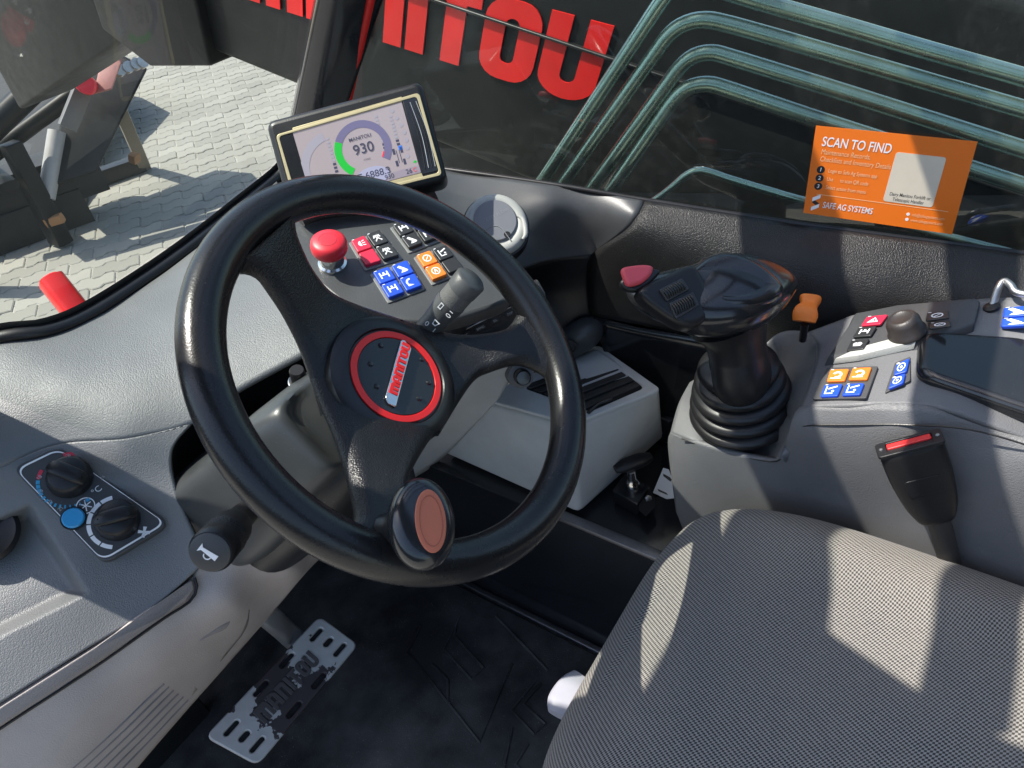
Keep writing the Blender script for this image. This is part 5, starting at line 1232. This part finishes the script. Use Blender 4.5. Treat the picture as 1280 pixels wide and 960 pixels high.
white_f = [bl2(.535, .19), bl2(.845, .19), bl2(.835, .735), bl2(.515, .735)]
shape('white_field', [rpoly(white_f, .004)], SKF, .0012, .0003, 0, cream, stk)
sktext('Dairy Manitou Forklift or', .68, .645, U_ * .055, blackprint, .004, 'CENTER', .74); sktext('Telescopic Handler', .675, .70, U_ * .055, blackprint, .004, 'CENTER', .74)
sktext('info@safeagsystems.com', .72, .845, U_ * .05, pale, 0, xs=.66); sktext('www.safeagsystems.com', .72, .905, U_ * .05, pale, 0, xs=.66)
for t in (.845, .905):
    q = bl2(.695, t); shape('bullet', [circle(U_ * .018, 12, q[0], q[1])], SKF, .0012, .0002, 0, white_m, stk)

# ================================================================== SEAT
seat = thing('driver_seat', (.425, -.1, .25), 'driver seat cushion in black and grey woven cloth', 'seat')
cx_, cy_, hw, hl = .424, -.20, .280, .462
vs, fs = [], []; NA, NR = 160, 46
def se(t, ex):
    c, s = math.cos(t), math.sin(t); return math.copysign(abs(c) ** (2 / ex), c), math.copysign(abs(s) ** (2 / ex), s)
for j in range(NR):
    rho = (j / (NR - 1)) ** .8
    for k in range(NA):
        t = 2 * math.pi * k / NA; c, s = se(t, 4.6)
        x, y = cx_ + hw * c * rho, cy_ + hl * s * rho
        if s > 0: x += .0
        z = .40 + .154 * max(0, 1 - rho ** 9) ** .40
        u_ = (x - cx_) / hw
        z += .010 * math.exp(-((abs(u_) - .72) / .14) ** 2) - .010 * math.exp(-(u_ / .55) ** 2) * (1 if rho < .9 else .3)
        z += .004 * math.sin(9 * x + 3 * y) * (1 - rho ** 4) + .0025 * math.sin(26 * y + 8 * x) * (1 - rho ** 4)
        z += .006 * math.exp(-((x - .60) / .03) ** 2 - ((y + .04) / .12) ** 2) 
        vs.append((x, y, z))
for j in range(NR - 1):
    for k in range(NA): fs.append((j * NA + k, j * NA + (k + 1) % NA, (j + 1) * NA + (k + 1) % NA, (j + 1) * NA + k))
fs.append(tuple((NR - 1) * NA + k for k in range(NA)))
mk('cushion', vs, fs, seat_m, seat, True, 80)
abox('seat_base', .24, .62, -.60, .14, .13, .41, black_s, seat, .02)
abox('seat_pedestal', .28, .60, -.50, .06, .0, .14, black_s, seat, .01)
lvr = tube('height_lever', [K(728, 850, z=.43), K(716, 862, z=.435), K(703, 882, z=.435), K(696, 894, z=.435)], [(.008, .016), (.009, .020), (.009, .020), (.006, .012)], trans_m, seat, 20, ref=(0, 0, 1), n=16, ex=3)

# ================================================================== PEDAL AND FLOOR MAT
PDF = Fr(K(350, 860, d=1.20), nrm(V(.02, -.50, .86)))
ped = thing('brake_pedal', PDF.P(.0, .06, -.05), 'wide worn steel brake pedal with slots and flaking black coating', 'pedal')
pq = quad(PDF, [(399, 770), (448, 806), (322, 957), (256, 921)])
long_a, long_b = (pq[0] + pq[1]) / 2, (pq[2] + pq[3]) / 2
pu, pvv = (long_a - long_b), ((pq[0] + pq[3]) / 2 - (pq[1] + pq[2]) / 2)
pc = (long_a + long_b) / 2
def pd(a, b): return pc + pu * a + pvv * b
slots = []
def slot(a, b, ln, w):
    q = []
    e = np.linalg.norm(pu); f = np.linalg.norm(pvv)
    for s_, t0 in ((1, -90), (-1, 90)):
        for k in range(7):
            t = math.radians(t0 + 30 * k); q.append(tuple(pd(a + (s_ * ln / 2 + w / 2 * math.cos(t)) / e, b + w / 2 * math.sin(t) / f)))
    return q
for a in (-.39, .39):
    for b in (.27, -.27): slots.append(slot(a, b, .020, .0075))
    slots.append(slot(a, 0, .010, .009))
for a in (-.10, .14):
    slots.append(slot(a, .36, .022, .0075)); slots.append(slot(a, -.36, .022, .0075))
shape('plate', [rpoly(pq, .014, 6)] + slots, PDF, -.008, .010, .0025, pedal_m, ped)
shape('backing', [rpoly(inset(pq, .94), .012, 6)], PDF, -.016, .007, .001, void_m, ped)
e_ = np.linalg.norm(pu); prot = math.atan2(pu[1], pu[0]); s_ = e_ * .52 / wl
PLt = PDF.moved(*pd(.0, .02), .0018, prot)
for ch, lps in wd:
    shape('raised_letter', [[((p[0] - wl / 2) * s_, (p[1] - .5) * .028) for p in l] for l in lps], PLt, 0, .003, .0008, plastic('letter ' + ch, (.05, .042, .042), .4, .1, 500, .4), ped)
arm_p = plastic('pedal arm grey', (.16, .155, .15), .45, .1, 400, .3)
tube('pedal_arm', [K(315, 755, d=1.19), K(340, 774, d=1.20), PDF.at(362, 794, -.022), PDF.at(382, 812, -.022)], [(.012, .018)] * 4, arm_p, ped, 14, ref=PDF.n, n=14, ex=4)
mat_ = thing('floor_mat', (.35, .45, .002), 'black rubber floor mat with moulded chevron lines', 'floor mat')
abox('sheet', -.15, .618, .02, 1.10, .001, .006, mat_m, mat_, .002)
FMF = Fr(V(.4, .5, .006), (0, 0, 1))
def mline(pts, w=.0032, nm='moulded_line'):
    tube(nm, [FMF.at(x, y) + V(0, 0, .0002) for x, y in pts], w, mat_m, mat_, 8)
for L_ in ([(525, 782), (510, 815), (600, 928), (640, 830)], [(575, 770), (555, 812), (590, 850), (605, 835), (568, 795), (572, 772)], [(620, 770), (685, 838)],
           [(672, 848), (640, 888), (668, 918), (682, 905), (655, 880), (676, 855)], [(640, 910), (630, 960), (648, 985)], [(660, 930), (645, 955), (670, 990)], [(540, 830), (560, 850), (560, 880)]):
    mline(L_)
